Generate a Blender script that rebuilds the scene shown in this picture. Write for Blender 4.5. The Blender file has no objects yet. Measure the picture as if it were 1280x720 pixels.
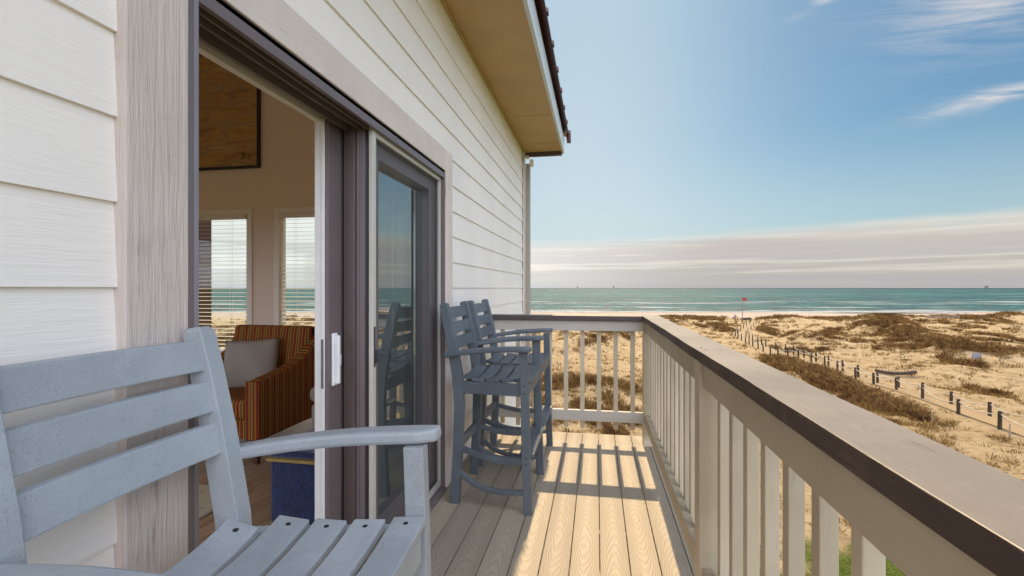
import bpy, bmesh, math, random
import numpy as np
from mathutils import Vector, Matrix, Euler
random.seed(7); rng = np.random.default_rng(7)
D = bpy.data; C = bpy.context.scene.collection; R = math.radians
sc = bpy.context.scene
# ------------------------------------------------------------------ camera
YAW = R(10.2); SA, CA = math.sin(YAW), math.cos(YAW)
CAMZ = 1.35; F = 590.0
cd = D.cameras.new('camera'); cam = D.objects.new('camera', cd); C.objects.link(cam)
cam.location = (0, 0, CAMZ); cam.rotation_euler = (R(90), 0, YAW)
cd.sensor_width = 36; cd.lens = 36*F/1280; cd.clip_start = 0.02; cd.clip_end = 200000
sc.camera = cam
sc.cycles.max_bounces = 14; sc.cycles.diffuse_bounces = 8; sc.cycles.transparent_max_bounces = 16
# ------------------------------------------------------------------ world and sun
SUN_EL = R(47.0); SUN_AZ = R(-0.1)            # azimuth from +Y towards +X
SKY_STRENGTH = 0.10
sc.view_settings.view_transform = 'Standard'; sc.view_settings.look = 'None'
sc.view_settings.exposure = 0.5; sc.view_settings.gamma = 1
wd = D.worlds.new('World'); sc.world = wd; wd.use_nodes = True
sl = D.lights.new('sun', 'SUN'); sl.energy = 4.5; sl.angle = R(0.5); sl.color = (1.0, 0.755, 0.46)
so = D.objects.new('sun', sl); C.objects.link(so)
sd = Vector((math.sin(SUN_AZ)*math.cos(SUN_EL), math.cos(SUN_AZ)*math.cos(SUN_EL), math.sin(SUN_EL)))
so.rotation_euler = sd.to_track_quat('Z', 'Y').to_euler(); so.location = (0, 20, 30)

# ------------------------------------------------------------------ node helper
class N:
    def __init__(s, tree): s.t = tree; s.n = tree.nodes; s.l = tree.links
    def new(s, typ, **kw):
        nd = s.n.new(typ)
        for k, v in kw.items(): setattr(nd, k, v)
        return nd
    def put(s, sock, v):
        if isinstance(v, bpy.types.NodeSocket): s.l.new(v, sock)
        elif v is not None:
            if isinstance(v, (tuple, list)) and len(v) == 3 and sock.type == 'RGBA': v = (*v, 1)
            sock.default_value = v
    def math(s, op, a, b=None, c=None, clamp=False):
        nd = s.new('ShaderNodeMath', operation=op); nd.use_clamp = clamp
        s.put(nd.inputs[0], a); s.put(nd.inputs[1], b); s.put(nd.inputs[2], c); return nd.outputs[0]
    def mix(s, f, a, b, mode='MIX'):
        nd = s.new('ShaderNodeMix', data_type='RGBA', blend_type=mode)
        s.put(nd.inputs[0], f); s.put(nd.inputs[6], a); s.put(nd.inputs[7], b); return nd.outputs[2]
    def sep(s, v):
        nd = s.new('ShaderNodeSeparateXYZ'); s.put(nd.inputs[0], v); return nd.outputs
    def comb(s, x, y, z):
        nd = s.new('ShaderNodeCombineXYZ')
        for i, v in enumerate((x, y, z)): s.put(nd.inputs[i], v)
        return nd.outputs[0]
    def noise(s, vec, scale, detail=4, rough=.5, dist=0):
        nd = s.new('ShaderNodeTexNoise'); s.put(nd.inputs['Vector'], vec); nd.inputs['Scale'].default_value = scale
        nd.inputs['Detail'].default_value = detail; nd.inputs['Roughness'].default_value = rough
        nd.inputs['Distortion'].default_value = dist; return nd.outputs[0]
    def mapv(s, vec, scale=(1, 1, 1), loc=(0, 0, 0), rot=(0, 0, 0)):
        nd = s.new('ShaderNodeMapping'); s.put(nd.inputs[0], vec)
        nd.inputs[1].default_value = loc; nd.inputs[2].default_value = rot; nd.inputs[3].default_value = scale
        return nd.outputs[0]
    def ss(s, v, a, b, lo=0.0, hi=1.0):
        nd = s.new('ShaderNodeMapRange', interpolation_type='SMOOTHSTEP')
        s.put(nd.inputs[0], v); s.put(nd.inputs[1], a); s.put(nd.inputs[2], b); nd.inputs[3].default_value = lo; nd.inputs[4].default_value = hi
        return nd.outputs[0]
    def ramp(s, v, stops):
        nd = s.new('ShaderNodeValToRGB'); s.put(nd.inputs[0], v); e = nd.color_ramp.elements
        while len(e) < len(stops): e.new(0.5)
        for i, (p, c) in enumerate(stops): e[i].position = p; e[i].color = (*c, 1)
        return nd.outputs[0]
    def bump(s, h, dist, strength=1.0, normal=None):
        nd = s.new('ShaderNodeBump'); s.put(nd.inputs['Height'], h); nd.inputs['Distance'].default_value = dist
        nd.inputs['Strength'].default_value = strength
        if normal is not None: s.put(nd.inputs['Normal'], normal)
        return nd.outputs[0]

def material(name, fn):
    m = D.materials.new(name); m.use_nodes = True; m.node_tree.nodes.clear()
    g = N(m.node_tree); out = g.new('ShaderNodeOutputMaterial'); sh = fn(g)
    g.l.new(sh, out.inputs[0]); return m
def bsdf(g, col, rough=.6, normal=None, metal=0, spec=.5, **kw):
    b = g.new('ShaderNodeBsdfPrincipled'); g.put(b.inputs['Base Color'], col); g.put(b.inputs['Roughness'], rough)
    b.inputs['Metallic'].default_value = metal; b.inputs['Specular IOR Level'].default_value = spec
    if normal is not None: g.put(b.inputs['Normal'], normal)
    for k, v in kw.items(): g.put(b.inputs[k], v)
    return b.outputs[0]
def obj_co(g): return g.new('ShaderNodeTexCoord').outputs['Object']
def pos_co(g): return g.new('ShaderNodeNewGeometry').outputs['Position']

# ------------------------------------------------------------------ sky
def build_sky():
    g = N(wd.node_tree); wd.node_tree.nodes.clear()
    out = g.new('ShaderNodeOutputWorld'); bg = g.new('ShaderNodeBackground'); bg.inputs[1].default_value = SKY_STRENGTH
    sky = g.new('ShaderNodeTexSky', sky_type='NISHITA'); sky.sun_disc = False
    sky.sun_elevation = SUN_EL; sky.sun_rotation = SUN_AZ
    sky.air_density = 1.25; sky.dust_density = .8; sky.ozone_density = 1.6; sky.altitude = 0
    d = g.new('ShaderNodeTexCoord').outputs['Generated']
    x, y, z = g.sep(d)
    # streaks run level round the horizon: long in azimuth, thin in elevation
    az = g.math('ARCTAN2', x, y)
    v = g.comb(g.math('MULTIPLY', az, 1.1), g.math('MULTIPLY', z, 22), 0)
    n1 = g.noise(v, 1.6, 6, .55, .3)
    v2 = g.comb(g.math('MULTIPLY', az, 2.5), g.math('MULTIPLY', z, 80), 3.1)
    n2 = g.noise(v2, 1.0, 6, .6, .2)
    v3 = g.comb(g.math('MULTIPLY', az, 14), g.math('MULTIPLY', z, 70), 1.7)
    n3 = g.noise(v3, 1.0, 5, .6, .5)
    top = g.math('ADD', 0.105, g.math('MULTIPLY', g.ss(az, -.2, .7), 0.020))
    top = g.math('ADD', top, g.math('MULTIPLY', g.ss(az, -.33, -.6), .4))
    edge = g.math('ADD', z, g.math('ADD', g.math('MULTIPLY', g.math('SUBTRACT', n1, .5), .03), g.math('MULTIPLY', g.math('SUBTRACT', n3, .5), .012)))
    mask = g.math('SUBTRACT', 1.0, g.ss(edge, g.math('SUBTRACT', top, .030), top))
    mask = g.math('MULTIPLY', mask, g.math('ADD', .72, g.math('MULTIPLY', g.ss(az, -.3, .25), .25)))
    tone = g.math('ADD', g.math('MULTIPLY', g.math('SUBTRACT', n2, .5), .9), g.math('MULTIPLY', z, 9.0))
    ccol = g.ramp(g.math('ADD', tone, .0), [(0.0, (3.9, 3.6, 3.6)), (.30, (4.4, 3.95, 3.6)), (.42, (5.9, 5.2, 4.6)), (.55, (4.5, 4.05, 3.9)), (.75, (4.9, 4.3, 3.9)), (1.0, (6.3, 5.7, 5.1))])
    ccol = g.mix(1.0, ccol, (.87, .915, .93), 'MULTIPLY')
    bright = g.math('ADD', 1.0, g.math('MULTIPLY', g.math('SUBTRACT', 1.0, g.ss(az, -.3, .30)), .60))
    ccol = g.mix(1.0, ccol, g.comb(bright, bright, bright), 'MULTIPLY')
    hz = g.math('MULTIPLY', g.ss(z, .30, .10), .45)
    glow = g.math('EXPONENT', g.math('MULTIPLY', g.math('ADD', g.math('POWER', g.math('DIVIDE', g.math('ADD', az, .04), .34), 2), g.math('POWER', g.math('DIVIDE', g.math('SUBTRACT', z, .25), .42), 2)), -1))
    # cirrus: thin streaks fanned out on a high flat layer
    p = g.comb(g.math('DIVIDE', x, y), g.math('DIVIDE', z, y), 0)
    pr = g.mapv(p, (3.0, 26.0, 1), (0, 0, 0), (0, 0, R(-24)))
    cn = g.noise(pr, 1.5, 8, .62, .5)
    def blob(cx, cy, rx, ry, rot):
        q = g.mapv(p, (1, 1, 1), (0, 0, 0))
        sx = g.math('SUBTRACT', g.sep(q)[0], cx); sy = g.math('SUBTRACT', g.sep(q)[1], cy)
        c_, s_ = math.cos(rot), math.sin(rot)
        a = g.math('DIVIDE', g.math('ADD', g.math('MULTIPLY', sx, c_), g.math('MULTIPLY', sy, s_)), rx)
        b = g.math('DIVIDE', g.math('SUBTRACT', g.math('MULTIPLY', sy, c_), g.math('MULTIPLY', sx, s_)), ry)
        return g.math('EXPONENT', g.math('MULTIPLY', g.math('ADD', g.math('MULTIPLY', a, a), g.math('MULTIPLY', b, b)), -1.0))
    bl = g.math('ADD', blob(.445, .56, .06, .009, R(26)), blob(.74, .58, .18, .10, R(20)))
    bl = g.math('ADD', bl, blob(.70, .345, .11, .016, R(12)))
    cir = g.math('MULTIPLY', g.ss(cn, .34, .70), g.math('MINIMUM', bl, 1.0))
    cir = g.math('MULTIPLY', cir, g.ss(y, 0.0, .1))
    sk = g.mix(1.0, sky.outputs[0], (.30, .455, .52), 'MULTIPLY')
    sk = g.mix(hz, sk, (4.2, 4.9, 5.3))
    sk = g.mix(g.math('MULTIPLY', glow, .62), sk, (5.3, 5.9, 6.0))
    c1 = g.mix(g.math('MULTIPLY', cir, .85, clamp=True), sk, (6.2, 5.7, 5.4))
    c2 = g.mix(g.math('MULTIPLY', mask, g.ss(z, -.02, 0.0)), c1, ccol)
    # bright cloud added out of view behind the balcony, to fill the shade
    fill_zone = g.math('MULTIPLY', g.ss(y, .10, -.35), g.ss(z, -.05, .05))
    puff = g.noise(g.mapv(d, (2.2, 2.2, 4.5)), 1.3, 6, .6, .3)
    lm = g.math('MULTIPLY', fill_zone, g.ss(puff, .30, .52))
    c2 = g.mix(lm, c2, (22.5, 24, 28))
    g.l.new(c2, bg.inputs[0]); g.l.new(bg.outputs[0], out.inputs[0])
build_sky()

# ------------------------------------------------------------------ materials
M = {}
def m_siding(g):
    co = obj_co(g)
    n = g.noise(g.mapv(co, (1, 1.2, 34)), 2.2, 5, .6, .6)
    n2 = g.noise(g.mapv(co, (1, 9, 150)), 1.4, 3, .6)
    big = g.noise(co, 1.3, 3)
    col = g.mix(g.ss(big, .35, .7), (.86, .80, .73), (.81, .755, .69))
    col = g.mix(g.math('MULTIPLY', g.ss(g.noise(co, 9, 5, .7), .62, .8), .25), col, (.55, .52, .45))
    drip = g.noise(g.mapv(co, (1, 9, .8)), 1.6, 5, .65, .3)
    col = g.mix(g.math('MULTIPLY', g.ss(drip, .58, .78), .14), col, (.56, .51, .42))
    h = g.math('ADD', g.math('MULTIPLY', n, 1.0), g.math('MULTIPLY', n2, .5))
    return bsdf(g, col, .55, g.bump(h, .0022, .8), spec=.35)
M['siding'] = material('painted_siding', m_siding)
def mk_paint(name, col, col2, along, bumpd=.002, rough=.6, wear=(.3, .26, .22), wearamt=.3, gs=1.0):
    sc_ = {'x': (2*gs, 40*gs, 40*gs), 'y': (40*gs, 2*gs, 40*gs), 'z': (40*gs, 40*gs, 2*gs)}[along]
    def f(g):
        co = obj_co(g)
        n = g.noise(g.mapv(co, sc_), 2.0, 5, .65, .4)
        big = g.noise(co, 2.5, 4, .6)
        c = g.mix(g.ss(big, .3, .7), col, col2)
        c = g.mix(g.math('MULTIPLY', g.ss(g.math('MULTIPLY', n, g.noise(co, 6, 4, .6)), .33, .45), wearamt), c, wear)
        rn = g.new('ShaderNodeObjectInfo').outputs['Random']
        tone = g.math('ADD', .88, g.math('MULTIPLY', rn, .22)); c = g.mix(1.0, c, g.comb(tone, tone, g.math('MULTIPLY', tone, .985)), 'MULTIPLY')
        stain = g.ss(g.noise(g.mapv(co, (4, 4, 4)), 2.0, 6, .75, .6), .58, .72)
        c = g.mix(g.math('MULTIPLY', stain, .28), c, wear)
        chip = g.ss(g.noise(co, 38, 4, .8), .70, .735)
        c = g.mix(g.math('MULTIPLY', chip, wearamt), c, tuple(v*.6 for v in wear))
        return bsdf(g, c, rough, g.bump(n, bumpd, .8), spec=.3)
    M[name] = material(name, f)
mk_paint('trim', (.67, .575, .515), (.60, .51, .455), 'z', .009, .6, (.30, .24, .22), .7)
mk_paint('trim_head', (.66, .575, .52), (.59, .51, .46), 'y', .004, .6, (.34, .28, .26), .4)
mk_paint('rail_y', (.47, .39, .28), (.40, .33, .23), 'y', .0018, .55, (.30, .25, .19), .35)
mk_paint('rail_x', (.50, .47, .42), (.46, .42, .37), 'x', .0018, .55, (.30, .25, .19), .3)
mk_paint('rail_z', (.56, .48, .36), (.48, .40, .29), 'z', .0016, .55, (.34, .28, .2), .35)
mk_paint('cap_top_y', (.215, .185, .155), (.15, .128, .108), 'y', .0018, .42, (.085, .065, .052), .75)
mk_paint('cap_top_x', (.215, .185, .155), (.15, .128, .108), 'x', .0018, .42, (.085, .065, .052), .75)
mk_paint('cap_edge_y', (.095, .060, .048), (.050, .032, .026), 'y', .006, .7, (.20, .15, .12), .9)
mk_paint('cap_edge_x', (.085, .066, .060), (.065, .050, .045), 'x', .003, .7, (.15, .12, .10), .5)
mk_paint('soffit', (.60, .40, .22), (.55, .365, .20), 'y', .0006, .7, (.4, .3, .2), .15)
mk_paint('old_post', (.050, .032, .018), (.030, .019, .011), 'z', .01, .85, (.12, .095, .07), .5, .4)

def m_deck(g):
    co = obj_co(g); x, y, z = g.sep(co)
    PW = .144
    bx = g.math('DIVIDE', g.math('SUBTRACT', x, -1.138), PW)
    idx = g.math('FLOOR', bx); fx = g.math('SUBTRACT', g.math('SUBTRACT', bx, idx), .5)
    wn = g.new('ShaderNodeTexWhiteNoise', noise_dimensions='1D'); g.put(wn.inputs['W'], idx); rnd = wn.outputs[0]
    # cathedral grain: nested arches along each board
    warp = g.noise(g.comb(g.math('MULTIPLY', x, 6), g.math('MULTIPLY', y, 1.6), idx), 1.0, 3, .5)
    cyc = g.math('PINGPONG', g.math('ADD', y, g.math('MULTIPLY', rnd, 5)), .9)
    ph = g.math('ADD', g.math('MULTIPLY', cyc, 20.0), g.math('MULTIPLY', g.math('MULTIPLY', fx, fx), 36.0))
    ph = g.math('ADD', ph, g.math('MULTIPLY', warp, 9.0))
    s = g.math('SINE', g.math('MULTIPLY', ph, 4.2))
    fine = g.noise(g.mapv(co, (160, 6, 1)), 1.0, 4, .6)
    ln = g.ss(s, -.1, .9)
    h = g.math('ADD', ln, g.math('MULTIPLY', fine, .5))
    base = g.mix(rnd, (.415, .345, .25), (.325, .27, .20))
    col = g.mix(g.math('MULTIPLY', ln, .22), base, (.24, .185, .13))
    dirt = g.ss(g.noise(co, 3.0, 6, .65), .55, .75)
    col = g.mix(g.math('MULTIPLY', dirt, .22), col, (.30, .26, .22))
    col = g.mix(g.math('MULTIPLY', g.ss(g.noise(co, 60, 3, .7), .66, .72), .3), col, (.16, .13, .10))
    return bsdf(g, col, .55, g.bump(h, .0018, .9), spec=.35)
M['deck'] = material('embossed_composite_board', m_deck)

def m_poly(col, col2):
    def f(g):
        co = obj_co(g)
        n = g.noise(co, 260, 3, .7); n2 = g.noise(co, 5, 3, .5)
        c = g.mix(g.ss(n2, .35, .7), col, col2)
        c = g.mix(g.math('MULTIPLY', g.ss(n, .57, .64), .40), c, tuple(v*.45 for v in col))
        rn = g.new('ShaderNodeObjectInfo').outputs['Random']
        tone = g.math('ADD', .90, g.math('MULTIPLY', rn, .16)); c = g.mix(1.0, c, g.comb(tone, tone, tone), 'MULTIPLY')
        fade = g.ss(g.noise(co, 9, 6, .7, .5), .50, .70); c = g.mix(g.math('MULTIPLY', fade, .22), c, tuple(min(1, v*1.5) for v in col))
        scr = g.ss(g.noise(g.mapv(co, (30, 4, 90)), 1.6, 4, .7), .70, .74); c = g.mix(g.math('MULTIPLY', scr, .4), c, tuple(min(1, v*1.8) for v in col))
        h = g.math('ADD', n, g.math('MULTIPLY', g.noise(co, 70, 3, .6), .6))
        return bsdf(g, c, .48, g.bump(h, .0016, .8), spec=.45)
    return f
M['poly'] = material('plastic_lumber_shaded', m_poly((.092, .110, .126), (.112, .130, .146)))  # far chairs: same plastic as the near one, shade put into the colour
M['poly_near'] = material('plastic_lumber_lit', m_poly((.325, .352, .372), (.365, .392, .412)))  # near chair: the same plastic with its light put into the colour
def flat(name, col, rough=.5, metal=0, spec=.5, ns=8, var=.15, bd=.0):
    def f(g):
        co = obj_co(g); n = g.noise(co, ns, 4, .6)
        c = g.mix(n, tuple(v*(1-var) for v in col), tuple(min(1, v*(1+var)) for v in col))
        return bsdf(g, c, g.math('ADD', rough-.06, g.math('MULTIPLY', n, .12)), g.bump(g.noise(co, ns*14, 3), bd) if bd else None, metal, spec)
    M[name] = material(name, f)
flat('dark_picket', (.035, .020, .012), .85)
flat('caulk', (.38, .33, .27), .7)
flat('nail', (.60, .56, .50), .5)
flat('screw', (.03, .03, .03), .4, .6)
flat('frame_dark', (.155, .122, .122), .38, 0, .5, 5, .12, .0004)
flat('frame_dark_b', (.105, .076, .072), .35, 0, .5, 5, .12, .0004)
flat('frame_light', (.50, .47, .42), .4)
flat('frame_grey', (.22, .205, .225), .35)
flat('white_vinyl', (.75, .74, .71), .35)
flat('handle_white', (.80, .80, .79), .3)
flat('gasket', (.02, .02, .02), .6)
flat('fascia', (.62, .66, .68), .5)
flat('roof_metal', (.085, .022, .025), .35, .3)
flat('downspout', (.30, .28, .23), .5)
flat('concrete', (.35, .33, .30), .8, ns=3, bd=.003)
flat('inner_wall', (.74, .63, .55), .8, ns=2, var=.05, bd=.0006)
flat('inner_ceiling', (.7, .64, .56), .8, ns=2, var=.05)
flat('inner_trim', (.78, .74, .68), .5, ns=3, var=.05)
flat('blind', (.70, .69, .66), .5, ns=3, var=.05)
flat('black_frame', (.012, .012, .014), .4)
flat('beige_fabric', (.30, .27, .23), .9, ns=60, bd=.002)
flat('dark_wood', (.09, .03, .018), .3, ns=12)
flat('gold_trim', (.50, .34, .10), .6, ns=90, var=.4, bd=.004)
flat('rope', (.42, .37, .29), .9, ns=30, bd=.004)
flat('red_cloth', (.28, .02, .02), .8)
flat('pole_grey', (.16, .16, .17), .5, .4)
flat('sign_white', (.17, .16, .19), .6)
flat('rig', (.06, .07, .09), .7)
flat('fence_wood', (.22, .17, .12), .85, ns=6, var=.4)
def m_glass(g, ior=1.5, tint=(.92, .95, .95, 1)):
    fr = g.new('ShaderNodeFresnel'); fr.inputs[0].default_value = ior
    t = g.new('ShaderNodeBsdfTransparent'); t.inputs[0].default_value = tint
    gl = g.new('ShaderNodeBsdfGlossy'); gl.inputs['Roughness'].default_value = .012; gl.inputs[0].default_value = (.93, 1, 1, 1)
    n = g.noise(g.mapv(obj_co(g), (1, .7, .5)), 2.0, 2, .4); g.l.new(g.bump(n, .003, .5), gl.inputs['Normal'])
    bf = g.new('ShaderNodeNewGeometry').outputs['Backfacing']
    mx = g.new('ShaderNodeMixShader'); g.l.new(g.math('MULTIPLY', fr.outputs[0], g.math('SUBTRACT', 1.0, bf)), mx.inputs[0]); g.l.new(t.outputs[0], mx.inputs[1]); g.l.new(gl.outputs[0], mx.inputs[2])
    return mx.outputs[0]
M['glass'] = material('window_glass', m_glass); M['door_glass'] = material('coated_door_glass', lambda g: m_glass(g, 8.0, (.55, .66, .66, 1)))
def m_screen(g):
    co = obj_co(g); x, y, z = g.sep(co)
    # woven insect screen: fine threads, 1.6 mm apart
    a = g.math('GREATER_THAN', g.math('FRACT', g.math('MULTIPLY', y, 600)), .93)
    b = g.math('GREATER_THAN', g.math('FRACT', g.math('MULTIPLY', z, 600)), .93)
    k = g.math('MAXIMUM', a, b)
    t = g.new('ShaderNodeBsdfTransparent'); dsh = bsdf(g, (.12, .12, .12), .6)
    mx = g.new('ShaderNodeMixShader'); g.l.new(k, mx.inputs[0]); g.l.new(t.outputs[0], mx.inputs[1]); g.l.new(dsh, mx.inputs[2])
    return mx.outputs[0]
M['screen'] = material('insect_screen', m_screen)
def m_floor(g):
    co = obj_co(g); x, y, z = g.sep(co)
    bx = g.math('DIVIDE', x, .19); idx = g.math('FLOOR', bx); fr_ = g.math('FRACT', bx)
    wn = g.new('ShaderNodeTexWhiteNoise', noise_dimensions='1D'); g.put(wn.inputs['W'], idx)
    gr = g.noise(g.comb(g.math('MULTIPLY', x, 18), g.math('MULTIPLY', y, 1.6), idx), 2.0, 6, .65, .8)
    c = g.ramp(gr, [(.3, (.24, .15, .095)), (.5, (.42, .29, .19)), (.7, (.54, .39, .27))])
    c = g.mix(g.math('MULTIPLY', wn.outputs[0], .3), c, (.18, .12, .08))
    c = g.mix(g.math('LESS_THAN', fr_, .02), c, (.05, .03, .02))
    return bsdf(g, c, .4, g.bump(gr, .001, .5))
M['inner_floor'] = material('wood_look_floor', m_floor)
def m_stripe(axis):
    def f(g):
        co = obj_co(g); s = g.sep(co); u = g.math('FRACT', g.math('MULTIPLY', s[axis], 12.0))
        c = g.ramp(u, [(0, (0.226, 0.025, 0.013)), (.16, (0.226, 0.025, 0.013)), (.18, (0.491, 0.232, 0.034)), (.27, (0.491, 0.232, 0.034)), (.29, (0.080, 0.085, 0.034)), (.42, (0.080, 0.085, 0.034)), (.44, (0.519, 0.260, 0.041)), (.52, (0.519, 0.260, 0.041)), (.54, (0.294, 0.056, 0.017)), (.68, (0.294, 0.056, 0.017)), (.70, (0.056, 0.034, 0.023)), (.76, (0.056, 0.034, 0.023)), (.78, (0.464, 0.205, 0.027)), (.88, (0.464, 0.205, 0.027)), (.90, (0.226, 0.025, 0.013))])
        sp = next(n for n in reversed(g.n) if n.type == 'VALTORGB').color_ramp; sp.interpolation = 'LINEAR'
        n = g.noise(co, 240, 3, .7)
        c = g.mix(g.math('MULTIPLY', n, .5), c, (0.056, 0.034, 0.017))
        return bsdf(g, c, .85, g.bump(n, .002, .7), spec=.2)
    return f
M['stripe_x'] = material('striped_chenille_across', m_stripe(0)); M['stripe_y'] = material('striped_chenille_along', m_stripe(1))
def m_velvet(g):
    co = obj_co(g); n = g.noise(co, 14, 5, .7, 1.0)
    c = g.mix(g.ss(n, .35, .7), (.004, .011, .055), (.006, .028, .12))
    return bsdf(g, c, .7, g.bump(g.noise(co, 60, 4), .006), spec=.3, **{'Sheen Weight': .5})
M['velvet'] = material('blue_velvet', m_velvet)
def m_linen(g):
    co = obj_co(g); n = g.noise(g.mapv(co, (60, 60, 60)), 3, 4, .7, 1)
    c = g.mix(n, (.36, .31, .27), (.60, .55, .49))
    return bsdf(g, c, .9, g.bump(n, .012, 1), spec=.1)
M['linen'] = material('woven_linen', m_linen)
def m_paint(g):
    co = obj_co(g); x, y, z = g.sep(co)
    n = g.noise(g.mapv(co, (.35, 1, 1.7), rot=(0, R(8), 0)), 1.2, 8, .6, .35)
    c = g.ramp(n, [(.25, (.14, .06, .03)), (.40, (.42, .15, .04)), (.50, (.62, .31, .09)), (.58, (.38, .20, .10)), (.68, (.70, .42, .20)), (.85, (.25, .10, .05))])
    low = g.ss(z, 3.9, 3.3)
    n2 = g.noise(g.mapv(co, (1.0, 1, 5)), 1.6, 7, .65, .5)
    c = g.mix(g.math('MULTIPLY', low, .75), c, g.ramp(n2, [(.35, (.18, .11, .04)), (.5, (.46, .29, .10)), (.56, (.22, .20, .12)), (.7, (.60, .40, .17))]))
    return bsdf(g, c, .45, g.bump(n, .004))
M['painting'] = material('oil_paint', m_paint)
def m_rug(g):
    co = obj_co(g)
    v = g.new('ShaderNodeTexVoronoi'); v.inputs['Scale'].default_value = 3.0; g.put(v.inputs['Vector'], g.mapv(co, (1, 1, 0)))
    dn = g.math('ADD', v.outputs[0], g.math('MULTIPLY', g.math('SUBTRACT', g.noise(co, 11, 4, .6), .5), .5))
    k = g.math('SUBTRACT', 1, g.ss(dn, .22, .30))
    k2 = g.ss(g.noise(co, 7, 3, .6, 2), .56, .6)
    c = g.mix(g.math('MULTIPLY', k2, .6), (.56, .50, .38), (.30, .30, .20)); c = g.mix(k, c, (.50, .16, .04))
    return bsdf(g, c, .95, g.bump(g.noise(co, 150, 3), .004), spec=.1)
M['rug'] = material('floral_rug', m_rug)

# ------------------------------------------------------------------ mesh builder
ORG = {}
class MB:
    def __init__(s): s.v = []; s.f = []; s.m = []
    def quadbox(s, pts, mi=0, mids=None):
        b = len(s.v); s.v += [tuple(p) for p in pts]
        for k, f in enumerate([(0, 3, 2, 1), (4, 5, 6, 7), (0, 1, 5, 4), (1, 2, 6, 5), (2, 3, 7, 6), (3, 0, 4, 7)]):
            s.f.append(tuple(b+i for i in f)); s.m.append(mids[k] if mids else mi)
        return s
    def box(s, x0, x1, y0, y1, z0, z1, mi=0, mids=None):
        # face order: bottom, top, -y, +x, +y, -x
        return s.quadbox([(x0, y0, z0), (x1, y0, z0), (x1, y1, z0), (x0, y1, z0), (x0, y0, z1), (x1, y0, z1), (x1, y1, z1), (x0, y1, z1)], mi, mids)
    def loft(s, rings, mi=0, caps=True, closed=True):
        n = len(rings[0]); b = len(s.v)
        for r in rings: s.v += [tuple(p) for p in r]
        for i in range(len(rings)-1):
            for j in range(n if closed else n-1):
                k = (j+1) % n
                s.f.append((b+i*n+j, b+i*n+k, b+(i+1)*n+k, b+(i+1)*n+j)); s.m.append(mi)
        if caps:
            s.f.append(tuple(b+j for j in reversed(range(n)))); s.m.append(mi)
            e = b+(len(rings)-1)*n; s.f.append(tuple(e+j for j in range(n))); s.m.append(mi)
        return s
    def sweep(s, pts, side, w, h, mi=0, ups=None):
        """rectangular bar along pts; side = unit vector of its width; w, h numbers or lists"""
        pts = [Vector(p) for p in pts]; side = Vector(side).normalized(); rings = []
        for i, p in enumerate(pts):
            t = (pts[min(i+1, len(pts)-1)]-pts[max(i-1, 0)]).normalized(); up = side.cross(t).normalized()
            ww = (w[i] if isinstance(w, (list, tuple)) else w)/2; hh = (h[i] if isinstance(h, (list, tuple)) else h)/2
            rings.append([p-side*ww-up*hh, p+side*ww-up*hh, p+side*ww+up*hh, p-side*ww+up*hh])
        return s.loft(rings, mi)
    def tube(s, pts, r, n=8, mi=0):
        pts = [Vector(p) for p in pts]; rings = []
        for i, p in enumerate(pts):
            t = (pts[min(i+1, len(pts)-1)]-pts[max(i-1, 0)]).normalized()
            a = Vector((0, 0, 1)) if abs(t.z) < .9 else Vector((1, 0, 0))
            u = t.cross(a).normalized(); v = u.cross(t); rr = r[i] if isinstance(r, (list, tuple)) else r
            rings.append([p+u*math.cos(2*math.pi*k/n)*rr+v*math.sin(2*math.pi*k/n)*rr for k in range(n)])
        return s.loft(rings, mi)
    def build(s, name, mats, parent=None, bevel=0, seg=2, smooth=False, subsurf=0):
        me = D.meshes.new(name); o0 = Vector(ORG.get(parent.name, (0, 0, 0))) if parent else Vector((0, 0, 0))
        me.from_pydata([tuple(Vector(p)-o0) for p in s.v], [], s.f)
        for m in (mats if isinstance(mats, (list, tuple)) else [mats]): me.materials.append(M[m] if isinstance(m, str) else m)
        me.polygons.foreach_set('material_index', s.m)
        bm = bmesh.new(); bm.from_mesh(me); bmesh.ops.recalc_face_normals(bm, faces=bm.faces); bm.to_mesh(me); bm.free()
        if smooth: me.polygons.foreach_set('use_smooth', [True]*len(me.polygons))
        o = D.objects.new(name, me); C.objects.link(o)
        if parent: o.parent = parent; ORG[o.name] = tuple(o0)
        if bevel:
            b = o.modifiers.new('bevel', 'BEVEL'); b.width = bevel; b.segments = seg; b.limit_method = 'ANGLE'; b.angle_limit = R(40)
            b.harden_normals = False
        if subsurf:
            q = o.modifiers.new('sub', 'SUBSURF'); q.levels = q.render_levels = subsurf
        return o
def tag(o, label=None, cat=None, group=None, kind=None):
    if label: o['label'] = label
    if cat: o['category'] = cat
    if group: o['group'] = group
    if kind: o['kind'] = kind
    return o
def empty(name, loc, label, cat, group=None):
    o = D.objects.new(name, None); C.objects.link(o); o.location = loc; o.empty_display_size = .1
    ORG[o.name] = tuple(loc); return tag(o, label, cat, group)
def copy_tree(o, parent=None):
    kids = list(o.children); c = o.copy(); C.objects.link(c); c.parent = parent
    for k in kids: copy_tree(k, c)
    return c
def struct(mb, name, mats, **kw): return tag(mb.build(name, mats, **kw), kind='structure')

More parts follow.
